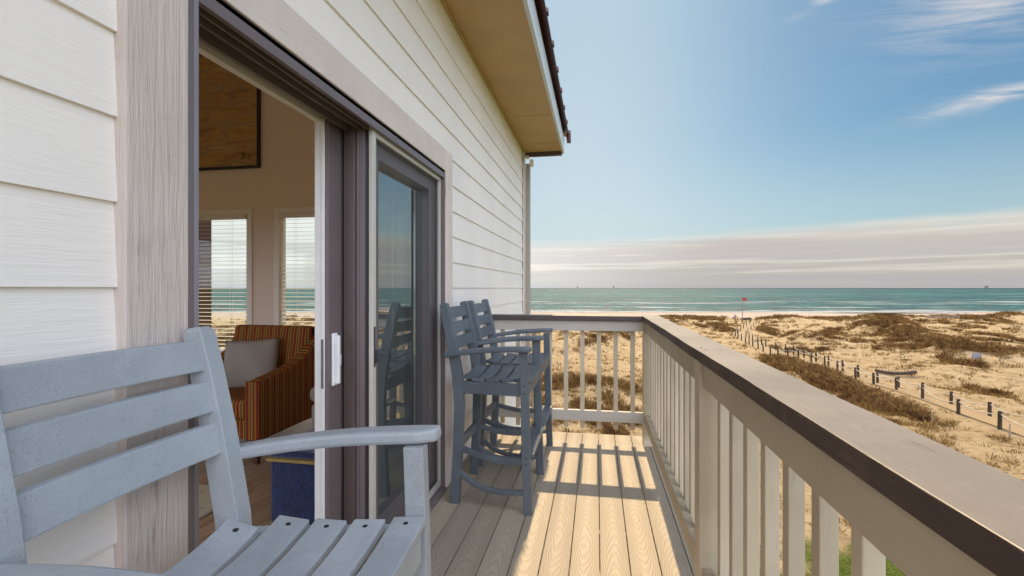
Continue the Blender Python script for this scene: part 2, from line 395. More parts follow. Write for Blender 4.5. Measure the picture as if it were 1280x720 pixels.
# ------------------------------------------------------------------ terrain
_tab = rng.random((256, 256))
def vn(x, y, seed=0):
    x = np.asarray(x, float)+seed*17.3; y = np.asarray(y, float)+seed*41.7
    xi = np.floor(x).astype(int); yi = np.floor(y).astype(int); fx = x-xi; fy = y-yi
    fx = fx*fx*(3-2*fx); fy = fy*fy*(3-2*fy); g = lambda a, b: _tab[a % 256, b % 256]
    return (g(xi, yi)*(1-fx)+g(xi+1, yi)*fx)*(1-fy)+(g(xi, yi+1)*(1-fx)+g(xi+1, yi+1)*fx)*fy
def fbm(x, y, o=4, seed=0):
    s = 0; a = .5; t = 0
    for i in range(o): s = s+a*vn(x*2**i, y*2**i, seed+i*3); t += a; a *= .5
    return s/t
def ws(x, y): return -x*SA+y*CA, x*CA+y*SA
def base_h(x, y):
    w, s = ws(np.asarray(x, float), np.asarray(y, float))
    return np.interp(w, [-300, 0, 20, 60, 110, 142, 162, 204, 213, 260], [-7.2, -7.2, -7.4, -7.9, -8.2, -8.35, -9.05, -9.38, -9.53, -12])
def ray(px, py):
    u = (px-640)/F; v = (360-py)/F
    return np.array((-SA+u*CA, CA+u*SA, v))
def ground_at(px, py, hf):
    d = ray(px, py); z = -8.0
    for _ in range(25):
        t = (z-CAMZ)/d[2]; z = .5*z+.5*float(hf(d[0]*t, d[1]*t))
    return np.array((d[0]*t, d[1]*t, z))
near_px = [(1310, 560), (1249.5, 537), (1198, 518), (1153, 499), (1120.5, 488), (1092, 481), (1069.5, 474.4), (1046.7, 464.4), (1031, 459), (1014, 453), (998, 449.5), (985, 448), (972.8, 446.4), (963, 444), (954, 440), (947.5, 436), (941, 433.4), (936.4, 431), (931.8, 428.8), (926.8, 425.8), (922.6, 423.2), (919.3, 420.5), (921.5, 417), (925.7, 414), (929.5, 410.5), (933, 407.4), (937, 404.4)]
far_px = [(1290, 538), (1237, 521), (1188.5, 506), (1153, 494), (1123, 485), (1097, 479), (1073, 471.5), (1053.6, 464), (1035.5, 457.5), (1020, 452), (1005, 447), (992, 443.5), (982, 441), (970, 438), (957, 434), (952, 431.5), (947, 429), (941, 426.8), (936.4, 423.5), (932.6, 420.5), (934.9, 416.6), (938.7, 412.3), (941.7, 408.2), (944.8, 404.4)]
near_w = np.array([ground_at(a, b, base_h) for a, b in near_px]); far_w = np.array([ground_at(a, b, base_h) for a, b in far_px])
far_rs = np.array([far_w[min(int(round(i*(len(far_w)-1)/(len(near_w)-1))), len(far_w)-1)] for i in range(len(near_w))])
mid = []
for p in near_w:
    q = far_w[np.argmin(((far_w-p)[:, :2]**2).sum(1))]; mid.append((p+q)/2)
mid = np.array(mid)
def path_dist(x, y):
    x = np.asarray(x, float); y = np.asarray(y, float); best = np.full(x.shape, 1e9)
    for a, b in zip(mid[:-1], mid[1:]):
        dx, dy = b[0]-a[0], b[1]-a[1]; L = dx*dx+dy*dy+1e-9
        t = np.clip(((x-a[0])*dx+(y-a[1])*dy)/L, 0, 1)
        best = np.minimum(best, np.hypot(x-a[0]-t*dx, y-a[1]-t*dy))
    return best
# individual dunes: (px, py, rx, ry, tilt deg, height m) on the ground plane
DUNES = [(850, 402, 40, 4, 6, 1.5), (900, 408, 30, 3, 10, 1.0), (990, 400, 38, 4, -4, 1.6), (1030, 411, 35, 4, -8, 1.3), (1105, 401, 42, 3.5, 3, 1.7), (1185, 404, 45, 3.5, 0, 1.3), (1262, 398, 45, 5, -4, 2.2),
         (1085, 419, 26, 4, 8, 1.5), (1130, 425, 36, 6, 14, 1.9), (1010, 430, 25, 4, 10, .7), (1200, 446, 40, 4, 3, .9), (1240, 425, 40, 6, 5, 1.2), (1040, 470, 50, 9, 24, .8), (745, 492, 60, 9, 2, .9), (740, 425, 60, 5, -10, 1.2), (1180, 470, 40, 5, 10, .6), (300, 470, 60, 7, 5, 1.2), (360, 440, 60, 6, -5, 1.0)]
def project(x, y, z):
    w, s = ws(x, y); return 640+F*s/np.maximum(w, .1), 360-F*(z-CAMZ)/np.maximum(w, .1)
def height(x, y):
    x = np.asarray(x, float); y = np.asarray(y, float)
    w, s = ws(x, y); h = base_h(x, y)
    A = np.interp(w, [-50, 8, 35, 60, 110, 138, 152, 166], [.3, .05, .6, 1.3, 2.2, 1.7, .6, 0])
    pd = path_dist(x, y); k = np.clip((pd-1.8)/7, 0, 1); k = k*k*(3-2*k)
    n = (fbm(x/21, y/17, 3, 1)-.5)*2.3
    h = h+A*k*n+(k*.7+.1)*np.clip(A, 0, .9)*(fbm(x/4.5, y/4.5, 4, 5)-.5)*1.1
    px, py = project(x, y, base_h(x, y)); e = np.zeros_like(h)
    for cx, cy, rx, ry, ti, hh in DUNES:
        c_, s_ = math.cos(R(ti)), math.sin(R(ti)); ax = (px-cx)*c_+(py-cy)*s_; ay = (py-cy)*c_-(px-cx)*s_
        e = e+hh*np.exp(-((ax/rx)**2+(ay/ry)**2))
    h = h+e*np.where(w > 120, .75, 1.0)*np.clip((pd-2)/5, 0, 1)*(w > 5)
    far = np.clip((np.hypot(x, y)-400)/600, 0, 1)
    return h*(1-far)+np.where(w > 150, -14, -7.5)*far
def project(x, y, z):
    w, s = ws(x, y); return 640+F*s/np.maximum(w, .1), 360-F*(z-CAMZ)/np.maximum(w, .1)
# patches of scrub as (px, py, rx, ry, tilt deg, weight) -> ground ellipses
PATCH = [(985, 455, 38, 9, 12, 1.3), (1030, 470, 50, 14, 24, 1.5), (1085, 497, 60, 13, 24, 1.35), (1135, 515, 45, 10, 22, 1.0), (1175, 545, 28, 9, 12, .45), (1190, 505, 30, 4, 18, .5),
         (1085, 417, 28, 6, 8, 1.2), (1120, 425, 40, 8, 16, 1.5), (1155, 431, 30, 5, 14, .9), (1040, 417, 26, 4, -6, .9), (1010, 424, 26, 3, -14, .6),
         (880, 402, 40, 4, 6, 1.0), (835, 400, 30, 4, 5, 1.1), (905, 412, 40, 3, 10, .9), (975, 398, 26, 3, 4, 1.2), (1040, 400, 26, 3, 4, 1.1), (1105, 402, 40, 3, 3, .75), (1180, 405, 60, 3, 1, .6), (1260, 398, 50, 3, -5, .85), (1180, 418, 80, 6, 4, .3), (1250, 430, 60, 12, 0, .25),
         (1205, 450, 38, 5, 4, 1.1), (1260, 448, 30, 4, 2, .6), (960, 412, 22, 6, 5, .9), (985, 420, 20, 4, 20, .8), (1250, 487, 40, 6, 10, .8), (1215, 478, 26, 4, 8, .7),
         (1160, 470, 36, 7, 30, .5), (1260, 545, 30, 8, 10, .55), (740, 497, 70, 20, 2, 1.0), (700, 478, 26, 5, -2, .7), (745, 428, 60, 5, -12, .8), (770, 420, 30, 3, -8, .9), (690, 440, 40, 4, -10, .5), (730, 530, 80, 12, 0, .7), (300, 470, 150, 8, 0, .5), (300, 430, 150, 6, 3, .5), (300, 520, 160, 20, 0, .5)]
def density(x, y):
    px, py = project(x, y, base_h(x, y)); w, s = ws(x, y); d = np.zeros_like(x)
    for cx, cy, rx, ry, ti, wt in PATCH:
        c_, s_ = math.cos(R(ti)), math.sin(R(ti)); ax = (px-cx)*c_+(py-cy)*s_; ay = (py-cy)*c_-(px-cx)*s_
        d = np.maximum(d, wt*np.exp(-((ax/rx)**2+(ay/ry)**2)))
    core = np.where(d > .62, d, 0)*np.clip(.4+1.6*(fbm(x/3.5, y/3.5, 4, 9)-.33)*2.4, 0, 1)
    n = fbm(x/3.5, y/3.5, 4, 9); big = fbm(x/15, y/15, 3, 21)
    back = np.where((w < 3) | (px < -250) | (px > 1330), .5, 0)
    n5 = fbm(x/1.3, y/1.3, 3, 44)
    d = np.maximum(d, back)*(2.2*np.clip((n-.36)*2.6, 0, 1))*(.35+1.3*np.clip((n5-.35)*3, 0, 1))+.30*np.clip((n-.51)*7, 0, 1)*np.clip((big-.34)*4, .15, 1)*np.clip((n5-.38)*5, 0, 1)+.30*np.clip((n5-.52)*8, 0, 1)
    d = d*(.22+1.1*np.clip((fbm(x/21, y/17, 3, 1)-.40)*4.5, 0, 1))
    d = np.maximum(d, core*(.55+.9*np.clip((n5-.3)*2.5, 0, 1)))
    d = d*np.clip((path_dist(x, y)-.9)/.8, 0, 1)*np.clip((163-w)/9, 0, 1)
    return d
def lawn(x, y):
    w, s = ws(x, y); w = w+1.3+np.clip(-s, 0, 50)*2; n = fbm(x/2, y/2, 3, 30)
    return np.clip((17.5+(n-.5)*4-w)/1.0, 0, 1)
def terrain():
    fine = np.radians(np.arange(-75, 62, .16)); coarse = np.radians(np.arange(62, 285, 2.0))
    ang = np.concatenate([fine, coarse]); nr = 360
    rr = np.concatenate([np.linspace(.3, 3.5, 4), np.geomspace(4, 240, nr), np.geomspace(300, 60000, 14)])
    Rr, A = np.meshgrid(rr, ang, indexing='ij'); x = Rr*np.sin(A); y = Rr*np.cos(A)
    z = height(x, y); na = len(ang); n_r = len(rr)
    co = np.stack([x, y, z], -1).reshape(-1, 3)
    i, j = np.meshgrid(np.arange(n_r-1), np.arange(na), indexing='ij'); k = (j+1) % na
    fa = np.stack([i*na+j, i*na+k, (i+1)*na+k, (i+1)*na+j], -1).reshape(-1, 4)
    me = D.meshes.new('ground'); me.vertices.add(len(co)); me.vertices.foreach_set('co', co.ravel())
    me.loops.add(fa.size); me.loops.foreach_set('vertex_index', fa.ravel().astype(np.int32))
    me.polygons.add(len(fa)); me.polygons.foreach_set('loop_start', np.arange(0, fa.size, 4, dtype=np.int32)); me.update(calc_edges=True)
    me.polygons.foreach_set('use_smooth', np.ones(len(fa), bool))
    for nm, v in (('litter', density(x, y)), ('lawn', lawn(x, y)), ('track', np.clip((1.3-path_dist(x, y))/.5, 0, 1))):
        a = me.attributes.new(nm, 'FLOAT', 'POINT'); a.data.foreach_set('value', v.ravel().astype(np.float32))
    def f(g):
        def at(n): return g.new('ShaderNodeAttribute', attribute_name=n).outputs['Fac']
        co = pos_co(g)
        n1 = g.noise(co, .35, 5, .6); n2 = g.noise(co, 2.2, 6, .7); n3 = g.noise(co, 9, 4, .7); n4 = g.noise(co, .9, 5, .65, .5)
        sand = g.mix(g.ss(n1, .35, .65), (.50, .375, .215), (.42, .305, .165))
        sand = g.mix(g.math('MULTIPLY', g.ss(n4, .50, .62), .55), sand, (.27, .18, .095))
        w = g.math('ADD', g.math('MULTIPLY', g.sep(co)[0], -SA), g.math('MULTIPLY', g.sep(co)[1], CA))
        sand = g.mix(g.ss(w, 156, 166), sand, (.44, .36, .285))
        sand = g.mix(g.ss(w, 202, 209), sand, (.24, .20, .155))
        speck = g.math('MULTIPLY', g.ss(n2, .565, .63), g.ss(w, 162, 152))
        sand = g.mix(g.math('MULTIPLY', speck, .8), sand, (.14, .085, .035))
        lit = g.ss(g.math('ADD', at('litter'), g.math('MULTIPLY', g.math('SUBTRACT', n3, .5), 1.2)), .30, .75)
        col = g.mix(g.math('MULTIPLY', lit, .85), sand, g.mix(n2, (.10, .055, .02), (.20, .125, .05)))
        col = g.mix(g.math('MULTIPLY', at('track'), .8), col, (.43, .32, .19))
        gr = g.mix(g.ss(n3, .3, .7), (.05, .09, .015), (.17, .20, .035))
        col = g.mix(at('lawn'), col, gr)
        h = g.math('ADD', g.math('ADD', g.math('MULTIPLY', n2, .5), g.math('MULTIPLY', n3, .25)), g.math('MULTIPLY', n4, .6))
        return bsdf(g, col, .95, g.bump(h, .8, 1.0), spec=.1)
    me.materials.append(material('sand', f)); o = D.objects.new('ground', me); C.objects.link(o); tag(o, kind='structure')
terrain()

def sea():
    mb = MB(); W0, W1, S = 206.0, 90000.0, 90000.0
    e = MB()
    ws_ = [W0, 260, 400, 800, 2000, 8000, 30000, W1]; ss_ = [-S, -5000, -800, -200, 0, 200, 800, 5000, S]
    for w in ws_:
        for s in ss_: mb.v.append((s, w, 0))
    n = len(ss_)
    for i in range(len(ws_)-1):
        for j in range(n-1): mb.f.append((i*n+j, i*n+j+1, (i+1)*n+j+1, (i+1)*n+j)); mb.m.append(0)
    def f(g):
        co = obj_co(g); x, y, z = g.sep(co)
        b1 = g.noise(g.mapv(co, (.05, .16, 1)), 1.0, 5, .6); b2 = g.noise(g.mapv(co, (.35, .9, 1)), 1.0, 6, .65); b3 = g.noise(g.mapv(co, (.012, .03, 1)), 1.0, 4, .6)
        # crests: short across, long towards the horizon; three sizes of swell
        s1 = g.noise(g.mapv(co, (.16, .045, 1)), 1.0, 4, .65); s2 = g.noise(g.mapv(co, (.06, .010, 1)), 1.0, 4, .65); s3 = g.noise(g.mapv(co, (.018, .0016, 1)), 1.0, 4, .65)
        f1 = g.ss(y, 900, 350); f3 = g.ss(y, 900, 3000); f2 = g.math('SUBTRACT', g.math('SUBTRACT', 1.0, f1), f3, clamp=True)
        crest = g.math('ADD', g.math('MULTIPLY', s1, f1), g.math('ADD', g.math('MULTIPLY', s2, f2), g.math('MULTIPLY', s3, f3)))
        h = g.math('ADD', g.math('ADD', g.math('MULTIPLY', b1, 3.0), g.math('MULTIPLY', b2, .8)), g.math('MULTIPLY', crest, g.math('ADD', 6.0, g.math('MULTIPLY', y, .035))))
        col = g.mix(g.ss(b3, .35, .65), (.004, .12, .130), (.014, .19, .185))
        col = g.mix(g.ss(y, 800, 4000), col, (.004, .085, .115))
        col = g.mix(g.ss(y, 290, 212), col, (.05, .13, .11))
        col = g.mix(g.ss(crest, .51, .45), col, (.002, .060, .075))  # dark and light wave faces are painted into the water colour
        col = g.mix(g.math('MULTIPLY', g.ss(crest, .54, .60), .6), col, (.08, .30, .30))
        # surf lines parallel to the beach
        wob = g.math('MULTIPLY', g.math('SUBTRACT', g.noise(g.mapv(co, (.015, .0, 1)), 1.0, 5, .6), .5), 26)
        yy = g.math('ADD', y, wob)
        def band(c, hw, thr, sx, seed):
            b = g.math('SUBTRACT', 1, g.ss(g.math('ABSOLUTE', g.math('SUBTRACT', yy, c)), hw*.3, hw))
            n_ = g.noise(g.mapv(co, (sx, .06, 1), (seed, seed, 0)), 1.0, 7, .65)
            return g.math('MULTIPLY', b, g.ss(n_, thr-.05, thr+.03))
        foam = band(214, 9, .30, .03, 1) 
        for c, hw, thr, sx, sd_ in ((230, 7, .50, .018, 4), (266, 13, .57, .020, 9), (330, 26, .56, .015, 2.4), (372, 30, .55, .013, 12.3), (450, 34, .60, .012, 21), (600, 60, .62, .010, 7), (850, 120, .63, .008, 17)):
            foam = g.math('MAXIMUM', foam, band(c, hw, thr, sx, sd_))
        caps = g.ss(g.math('ADD', crest, g.math('MULTIPLY', g.noise(g.mapv(co, (.02, .012, 1)), 1.0, 3), .2)), .76, .80)
        foam = g.math('MAXIMUM', foam, g.math('MULTIPLY', caps, .75))
        foam = g.math('MULTIPLY', foam, g.ss(g.noise(co, .8, 6, .7), .32, .5))
        col = g.mix(foam, col, (.72, .74, .72))
        fleck = g.ss(g.math('ADD', crest, g.math('MULTIPLY', g.math('SUBTRACT', b1, .5), .25)), .50, .60)
        rough = g.math('ADD', g.math('ADD', .47, g.math('MULTIPLY', fleck, .30)), g.math('MULTIPLY', foam, .3))
        return bsdf(g, col, rough, g.bump(h, 2.2, 1.0), spec=.5, IOR=1.33)
    o = mb.build('sea', material('sea_water', f)); o.location = (0, 0, -9.5); o.rotation_euler = (0, 0, YAW); tag(o, kind='structure')
    return o
sea()

# ------------------------------------------------------------------ dune grass
def blades(name, pts, n_bl, hgt, wid, spread, mat, lean=.5):
    """pts (n,3) tuft roots; real blades as thin tapered triangles"""
    n = len(pts)*n_bl; root = np.repeat(pts, n_bl, 0); hs = np.repeat(hgt, n_bl)*rng.uniform(.5, 1.1, n)
    a = rng.uniform(0, 2*np.pi, n); rad = np.repeat(spread, n_bl)*np.sqrt(rng.random(n))
    b = root+np.stack([np.cos(a)*rad, np.sin(a)*rad, np.full(n, -.03)], 1)
    a2 = a+rng.normal(0, .6, n); ln = hs*rng.uniform(.1, lean, n)*1.3
    tip = b+np.stack([np.cos(a2)*ln, np.sin(a2)*ln, hs], 1); mid_ = b*.45+tip*.55; mid_[:, 2] += hs*.12
    a3 = rng.uniform(0, 2*np.pi, n); wv = np.stack([np.cos(a3), np.sin(a3), np.zeros(n)], 1)*(np.repeat(wid, n_bl)[:, None])
    v = np.stack([b-wv, b+wv, mid_+wv*.8, mid_-wv*.8, tip], 1).reshape(-1, 3)
    k = np.arange(n)*5
    q = np.stack([k, k+1, k+2, k+3], 1); t = np.stack([k+3, k+2, k+4], 1)
    me = D.meshes.new(name); me.vertices.add(len(v)); me.vertices.foreach_set('co', v.ravel())
    loops = np.concatenate([q, t], 1).ravel().astype(np.int32); me.loops.add(len(loops)); me.loops.foreach_set('vertex_index', loops)
    st = np.stack([np.arange(n)*7, np.arange(n)*7+4], 1).ravel().astype(np.int32)
    me.polygons.add(2*n); me.polygons.foreach_set('loop_start', st); me.update(calc_edges=True)
    me.materials.append(mat); o = D.objects.new(name, me); C.objects.link(o); return o
def m_grass(stops):
    def f(g):
        co = pos_co(g); n = g.noise(co, 1.1, 5, .7); n2 = g.noise(co, 11, 2, .6)
        c = g.ramp(g.math('ADD', g.math('MULTIPLY', n, .6), g.math('MULTIPLY', n2, .4)), stops)
        return bsdf(g, c, .8, spec=.15)
    return f
M['dry_grass'] = material('dry_grass', m_grass([(.32, (.045, .024, .008)), (.44, (.13, .072, .020)), (.55, (.24, .145, .04)), (.66, (.36, .25, .085)), (.75, (.16, .14, .04))]))
M['scrub'] = material('dry_scrub', m_grass([(.32, (.015, .008, .004)), (.43, (.06, .028, .010)), (.50, (.15, .072, .022)), (.60, (.30, .18, .055)), (.72, (.08, .08, .022))]))
M['lawn'] = material('lawn_blades', m_grass([(.35, (.03, .06, .008)), (.52, (.11, .15, .02)), (.7, (.28, .27, .06))]))
def scatter():
    # candidate points drawn evenly over the picture's ground distances
    n = 640000; w = np.exp(rng.uniform(np.log(15), np.log(172), n)); s = rng.uniform(-1.45, 1.30, n)*w
    x = s*CA-w*SA; y = s*SA+w*CA
    ok = ~((x < -.8) & (y < 7.0)); x, y = x[ok], y[ok]
    d = density(x, y); w, s = ws(x, y); keep = rng.random(len(x)) < np.clip(d*1.15, 0, 1)*.34
    x, y, d, w = x[keep], y[keep], d[keep], w[keep]; lw = lawn(x, y); q = lw < .3; x, y, d, w = x[q], y[q], d[q], w[q]
    z = height(x, y); P = np.stack([x, y, z], 1)
    sz = rng.uniform(.6, 1.25, len(x))
    dense = d > .62
    far = w > 75
    a = ~dense
    print('tufts', len(x), dense.sum())
    o = blades('dune_grass', P[a], 9, sz[a]*np.interp(w[a], [15, 60, 170], [.30, .38, .55]), np.interp(w[a], [15, 60, 170], [.013, .028, .075]), np.interp(w[a], [15, 170], [.14, .45]), M['dry_grass'], 1.1)
    tag(o, 'sparse tufts of dry brown grass scattered over the pale dunes', 'dune grass', kind='stuff')
    a = dense
    o = blades('dune_scrub', P[a], 14, sz[a]*np.interp(w[a], [15, 60, 170], [.50, .62, .75]), np.interp(w[a], [15, 60, 170], [.020, .040, .09]), np.interp(w[a], [15, 170], [.32, .75]), M['scrub'], .9)
    tag(o, 'dense dark reddish brown scrub thickets covering the hollows of the dunes', 'scrub', kind='stuff')
    n = 26000; w = rng.uniform(6, 18.5, n); s = rng.uniform(.1, 1.3, n)*w; x = s*CA-w*SA; y = s*SA+w*CA; q = lawn(x, y) > .4; x, y = x[q], y[q]
    P = np.stack([x, y, height(x, y)], 1)
    o = blades('lawn_grass', P, 5, np.full(len(x), .09), np.full(len(x), .006), np.full(len(x), .07), M['lawn'], .8)
    tag(o, 'short bright green lawn grass below the balcony railing', 'lawn', kind='stuff')
scatter()

# ------------------------------------------------------------------ deck
PW = .144
mb = MB(); x0 = -1.138
for i in range(12):
    a = max(x0+i*PW+.002, -1.03); b = min(x0+(i+1)*PW-.002, .56)
    if a > .5: break
    mb.box(a, b, -3.0, 4.44, -.025, 0)
deck = struct(mb, 'deck', 'deck', bevel=.0025)
mb = MB(); mb.box(-1.02, .50, 4.36, 4.40, -.26, -.03); mb.box(.46, .50, -3, 4.36, -.26, -.03); mb.box(-1.02, .46, -3.0, -2.96, -.26, -.03)
for k in range(18): mb.box(-1.02, .46, -2.9+k*.4, -2.862+k*.4, -.26, -.03)
struct(mb, 'deck_joists', 'rail_y')
for k, (px_, py_) in enumerate(((.40, 4.25), (.40, 0.9), (.40, -2.8))):
    z_ = float(height(px_, py_)); mb = MB(); mb.box(px_-.09, px_+.05, py_-.07, py_+.07, z_-.3, -.27)
    o = mb.build('support_post', 'rail_z', bevel=.004); tag(o, ['square white post carrying the seaward corner of the deck', 'square white post under the middle of the deck', 'square white post under the rear of the deck'][k], 'post', 'posts carrying the deck')

# ------------------------------------------------------------------ railings
CAPT, CAPB, RT, RB = 1.11, 1.068, 1.066, .968
side = empty('deck_railing', (.44, .6, 0), 'long tan railing running beside the deck on the right, with wide cap board', 'railing', 'railings round the deck')
for a, b in ((-3.0, 1.968), (1.9705, 4.30)):
    mb = MB(); n_ = int((b-a)/.12); rings = []
    for k in range(n_+1):
        y = a+(b-a)*k/n_; wv = .0012*math.sin(y*5.1)+.0008*math.sin(y*13.7+1); tz = .0010*math.sin(y*3.3+.7)
        rings.append([(.383+wv, y, CAPB), (.525+wv, y, CAPB), (.525+wv, y, CAPT+tz), (.383+wv, y, CAPT-tz)])
    b0 = len(mb.m); mb.loft(rings)
    for q in range(b0, len(mb.m)):
        if (q-b0) % 4 != 2 or q-b0 >= n_*4: mb.m[q] = 1
    for yy in ([-2.5, -.3] if a < 0 else []) + [a+.035 if a > 0 else b-.035, 2.9, 4.2]:
        if a+.02 < yy < b-.02:
            for xx in (.413, .470): mb.tube([(xx, yy, CAPT-.004), (xx, yy, CAPT+.0012)], .0042, 10, 2)
    mb.build('cap_rail', ['cap_top_y', 'cap_edge_y', 'screw'], side, .002)
posts_y = [4.155, 1.925, -.35, -2.6]
for py_ in posts_y:
    mb = MB(); mb.box(.389, .478, py_, py_+.089, .0, RT+.001); mb.build('post', 'rail_z', side, .004)
for a, b in zip(posts_y[1:], posts_y[:-1]):
    mb = MB(); mb.box(.402, .440, a+.090, b-.001, RB, RT); mb.build('top_rail', 'rail_y', side, .003)
    mb = MB(); mb.box(.402, .440, a+.090, b-.001, .180, .270); mb.build('bottom_rail', 'rail_y', side, .003)
    n = 14
    for k in range(n):
        yc = a+.089+(b-a-.089)*(k+.5)/n
        mb = MB(); mb.box(.4415, .4785, yc-.0185, yc+.0185, .10+random.uniform(-.004, .004), RT-.002); mb.build('baluster', 'rail_z', side, .0025)
end = empty('deck_railing', (-.3, 4.2, 0), 'short pale railing closing the seaward end of the deck behind the bar chairs', 'railing', 'railings round the deck')
mb = MB(); mb.box(-1.015, .3825, 4.135, 4.28, CAPB, CAPT, mids=[1, 0, 1, 1, 1, 1]); mb.build('cap_rail', ['cap_top_x', 'cap_edge_x'], end, .003)
mb = MB(); mb.box(-1.0, .3885, 4.165, 4.203, RB+.008, RT); mb.build('top_rail', 'rail_x', end, .003)
mb = MB(); mb.box(-1.0, .3885, 4.165, 4.203, .190, .282); mb.build('bottom_rail', 'rail_x', end, .003)
for k in range(9):
    xc = .305-k*.144
    mb = MB(); mb.box(xc-.0185, xc+.0185, 4.2045, 4.2415, .115+random.uniform(-.006, .006), RT-.002); mb.build('baluster', 'rail_z', end, .0025)

# ------------------------------------------------------------------ house
H0 = (-1.02, 0, 0)
house = empty('beach_house', (-1.02, 2, 0), 'white clapboard beach house with sliding door opening onto the deck', 'house')
ZG = -7.9
EXP = .184; Z0 = 1.72-60*EXP
def siding(y0, y1, zlo, zhi, marks=None, name='siding'):
    mb = MB(); k0 = int(math.floor((zlo-Z0)/EXP))
    z = Z0+k0*EXP
    while z < zhi-1e-6:
        a = max(z, zlo); b = min(z+EXP, zhi)
        fa = (a-z)/EXP; fb = (b-z)/EXP
        xa = -1.020-.010*fa; xb = -1.020-.010*fb
        mb.quadbox([(-1.045, y0, a), (xa, y0, a), (xa, y1, a), (-1.045, y1, a), (-1.045, y0, b), (xb, y0, b), (xb, y1, b), (-1.045, y1, b)])
        z += EXP
    if marks: siding_marks(mb, *marks)
    return mb.build(name, ['siding', 'caulk', 'nail'], house)
YE = 6.60
def siding_marks(mb, y0, y1, zlo, zhi, joints=True):
    k0 = int(math.floor((zlo-Z0)/EXP)); z = Z0+k0*EXP
    while z < zhi-EXP:
        if z > zlo:
            if joints:
                yj = random.uniform(y0+.3, y1-.1)
                mb.quadbox([(-1.032, yj-.001, z+.002), (-1.0197, yj-.001, z+.002), (-1.0197, yj+.001, z+.002), (-1.032, yj+.001, z+.002), (-1.035, yj-.001, z+EXP-.002), (-1.0297, yj-.001, z+EXP-.002), (-1.0297, yj+.001, z+EXP-.002), (-1.035, yj+.001, z+EXP-.002)], 1)
            y = y0+random.uniform(.05, .3)
            while y < y1-.03:
                zz = z+.022+random.uniform(-.004, .004); xx = -1.020-.010*(zz-z)/EXP
                mb.tube([(xx-.003, y, zz), (xx+.0006, y, zz)], .0032, 8, 2); y += .405
        z += EXP
siding(-3.2, .853, ZG, 3.30); siding(3.19, YE, ZG, 3.30, (3.25, YE-.1, .1, 3.25, False)); siding(.853, 3.19, 2.285, 3.30, (.9, 3.1, 2.3, 3.25, False)); siding(.853, 3.19, ZG, -.005)
# structural wall behind the siding, and the room
TW0, TW1 = -1.22, -1.046
mb = MB()
mb.box(TW0, TW1, -3.2, .97, ZG, 3.30); mb.box(TW0, TW1, 3.08, YE, ZG, 3.30); mb.box(TW0, TW1, .97, 3.08, 2.20, 3.30); mb.box(TW0, TW1, .97, 3.08, ZG, -.03)
mb.build('wall', 'inner_wall', house)
# far wall of the room with window openings
WINS = [(-8.55, -7.15), (-6.75, -5.33), (-4.78, -3.38), (-2.95, -1.75)]; WZ0, WZ1 = .34, 2.49  # first and last windows are added to light the room
ROOMX = -9.2; Y_IN, Y_OUT = 6.48, 6.60
def gable(x): return 3.30+.5*(-1.1-x) if x > -7 else 3.30+.5*5.9-.5*(-7-x)
mb = MB(); xs = [ROOMX]+[v for a, b in WINS for v in (a, b)]+[TW0-.001]
for i in range(0, len(xs), 2): mb.box(xs[i], xs[i+1], Y_IN, Y_OUT, ZG, WZ1)
for a, b in WINS: mb.box(a, b, Y_IN, Y_OUT, ZG, WZ0)
gx = sorted([ROOMX, -7.0, TW0-.001])
for a, b in zip(gx[:-1], gx[1:]):
    mb.quadbox([(a, Y_IN, WZ1), (b, Y_IN, WZ1), (b, Y_OUT, WZ1), (a, Y_OUT, WZ1), (a, Y_IN, gable(a)), (b, Y_IN, gable(b)), (b, Y_OUT, gable(b)), (a, Y_OUT, gable(a))])
mb.build('wall', 'inner_wall', house)
# unseen back and left walls; unglazed openings added in both to light the room
mb = MB(); mb.box(ROOMX, -8.2, -1.7, -1.58, 0, 2.6); mb.box(-2.4, TW0-.001, -1.7, -1.58, 0, 2.6); mb.box(ROOMX, TW0-.001, -1.7, -1.58, 2.6, 3.3)
for q in (-6.3, -4.3): mb.box(q-.05, q+.05, -1.7, -1.58, 0, 2.6)
for a, b in zip(gx[:-1], gx[1:]):
    mb.quadbox([(a, -1.7, 3.3), (b, -1.7, 3.3), (b, -1.58, 3.3), (a, -1.58, 3.3), (a, -1.7, gable(a)), (b, -1.7, gable(b)), (b, -1.58, gable(b)), (a, -1.58, gable(a))])
mb.build('wall', 'inner_wall', house)
LW = [(-.8, 1.2), (1.8, 3.8), (4.3, 6.0)]
mb = MB(); ys = [-1.7]+[v for a, b in LW for v in (a, b)]+[Y_OUT]
for i in range(0, len(ys), 2): mb.box(ROOMX-.12, ROOMX, ys[i], ys[i+1], 0, 2.49)
for a, b in LW: mb.box(ROOMX-.12, ROOMX, a, b, 0, .34)
mb.box(ROOMX-.12, ROOMX, -1.7, Y_OUT, 2.49, gable(ROOMX)); mb.build('wall', 'inner_wall', house)
mb = MB()
for a, b in zip(gx[:-1], gx[1:]):
    mb.quadbox([(a, -1.7, gable(a)+.002), (b, -1.7, gable(b)+.002), (b, Y_OUT, gable(b)+.002), (a, Y_OUT, gable(a)+.002), (a, -1.7, gable(a)+.04), (b, -1.7, gable(b)+.04), (b, Y_OUT, gable(b)+.04), (a, Y_OUT, gable(a)+.04)])
mb.build('ceiling', 'inner_ceiling', house)
mb = MB(); mb.box(ROOMX, TW0-.002, -1.57, Y_IN-.002, -.10, 0.0); struct(mb, 'floor', 'inner_floor')
mb = MB(); mb.box(ROOMX, TW0-.003, Y_IN-.016, Y_IN-.002, 0.002, .12); mb.build('baseboard', 'inner_trim', house, .003)
# lower storeys' remaining walls
mb = MB(); mb.box(ROOMX-.12, ROOMX, -1.7, Y_OUT, ZG, -.11); mb.box(ROOMX, TW0-.001, -1.7, -1.58, ZG, -.11); mb.build('lower_wall', 'siding', house)
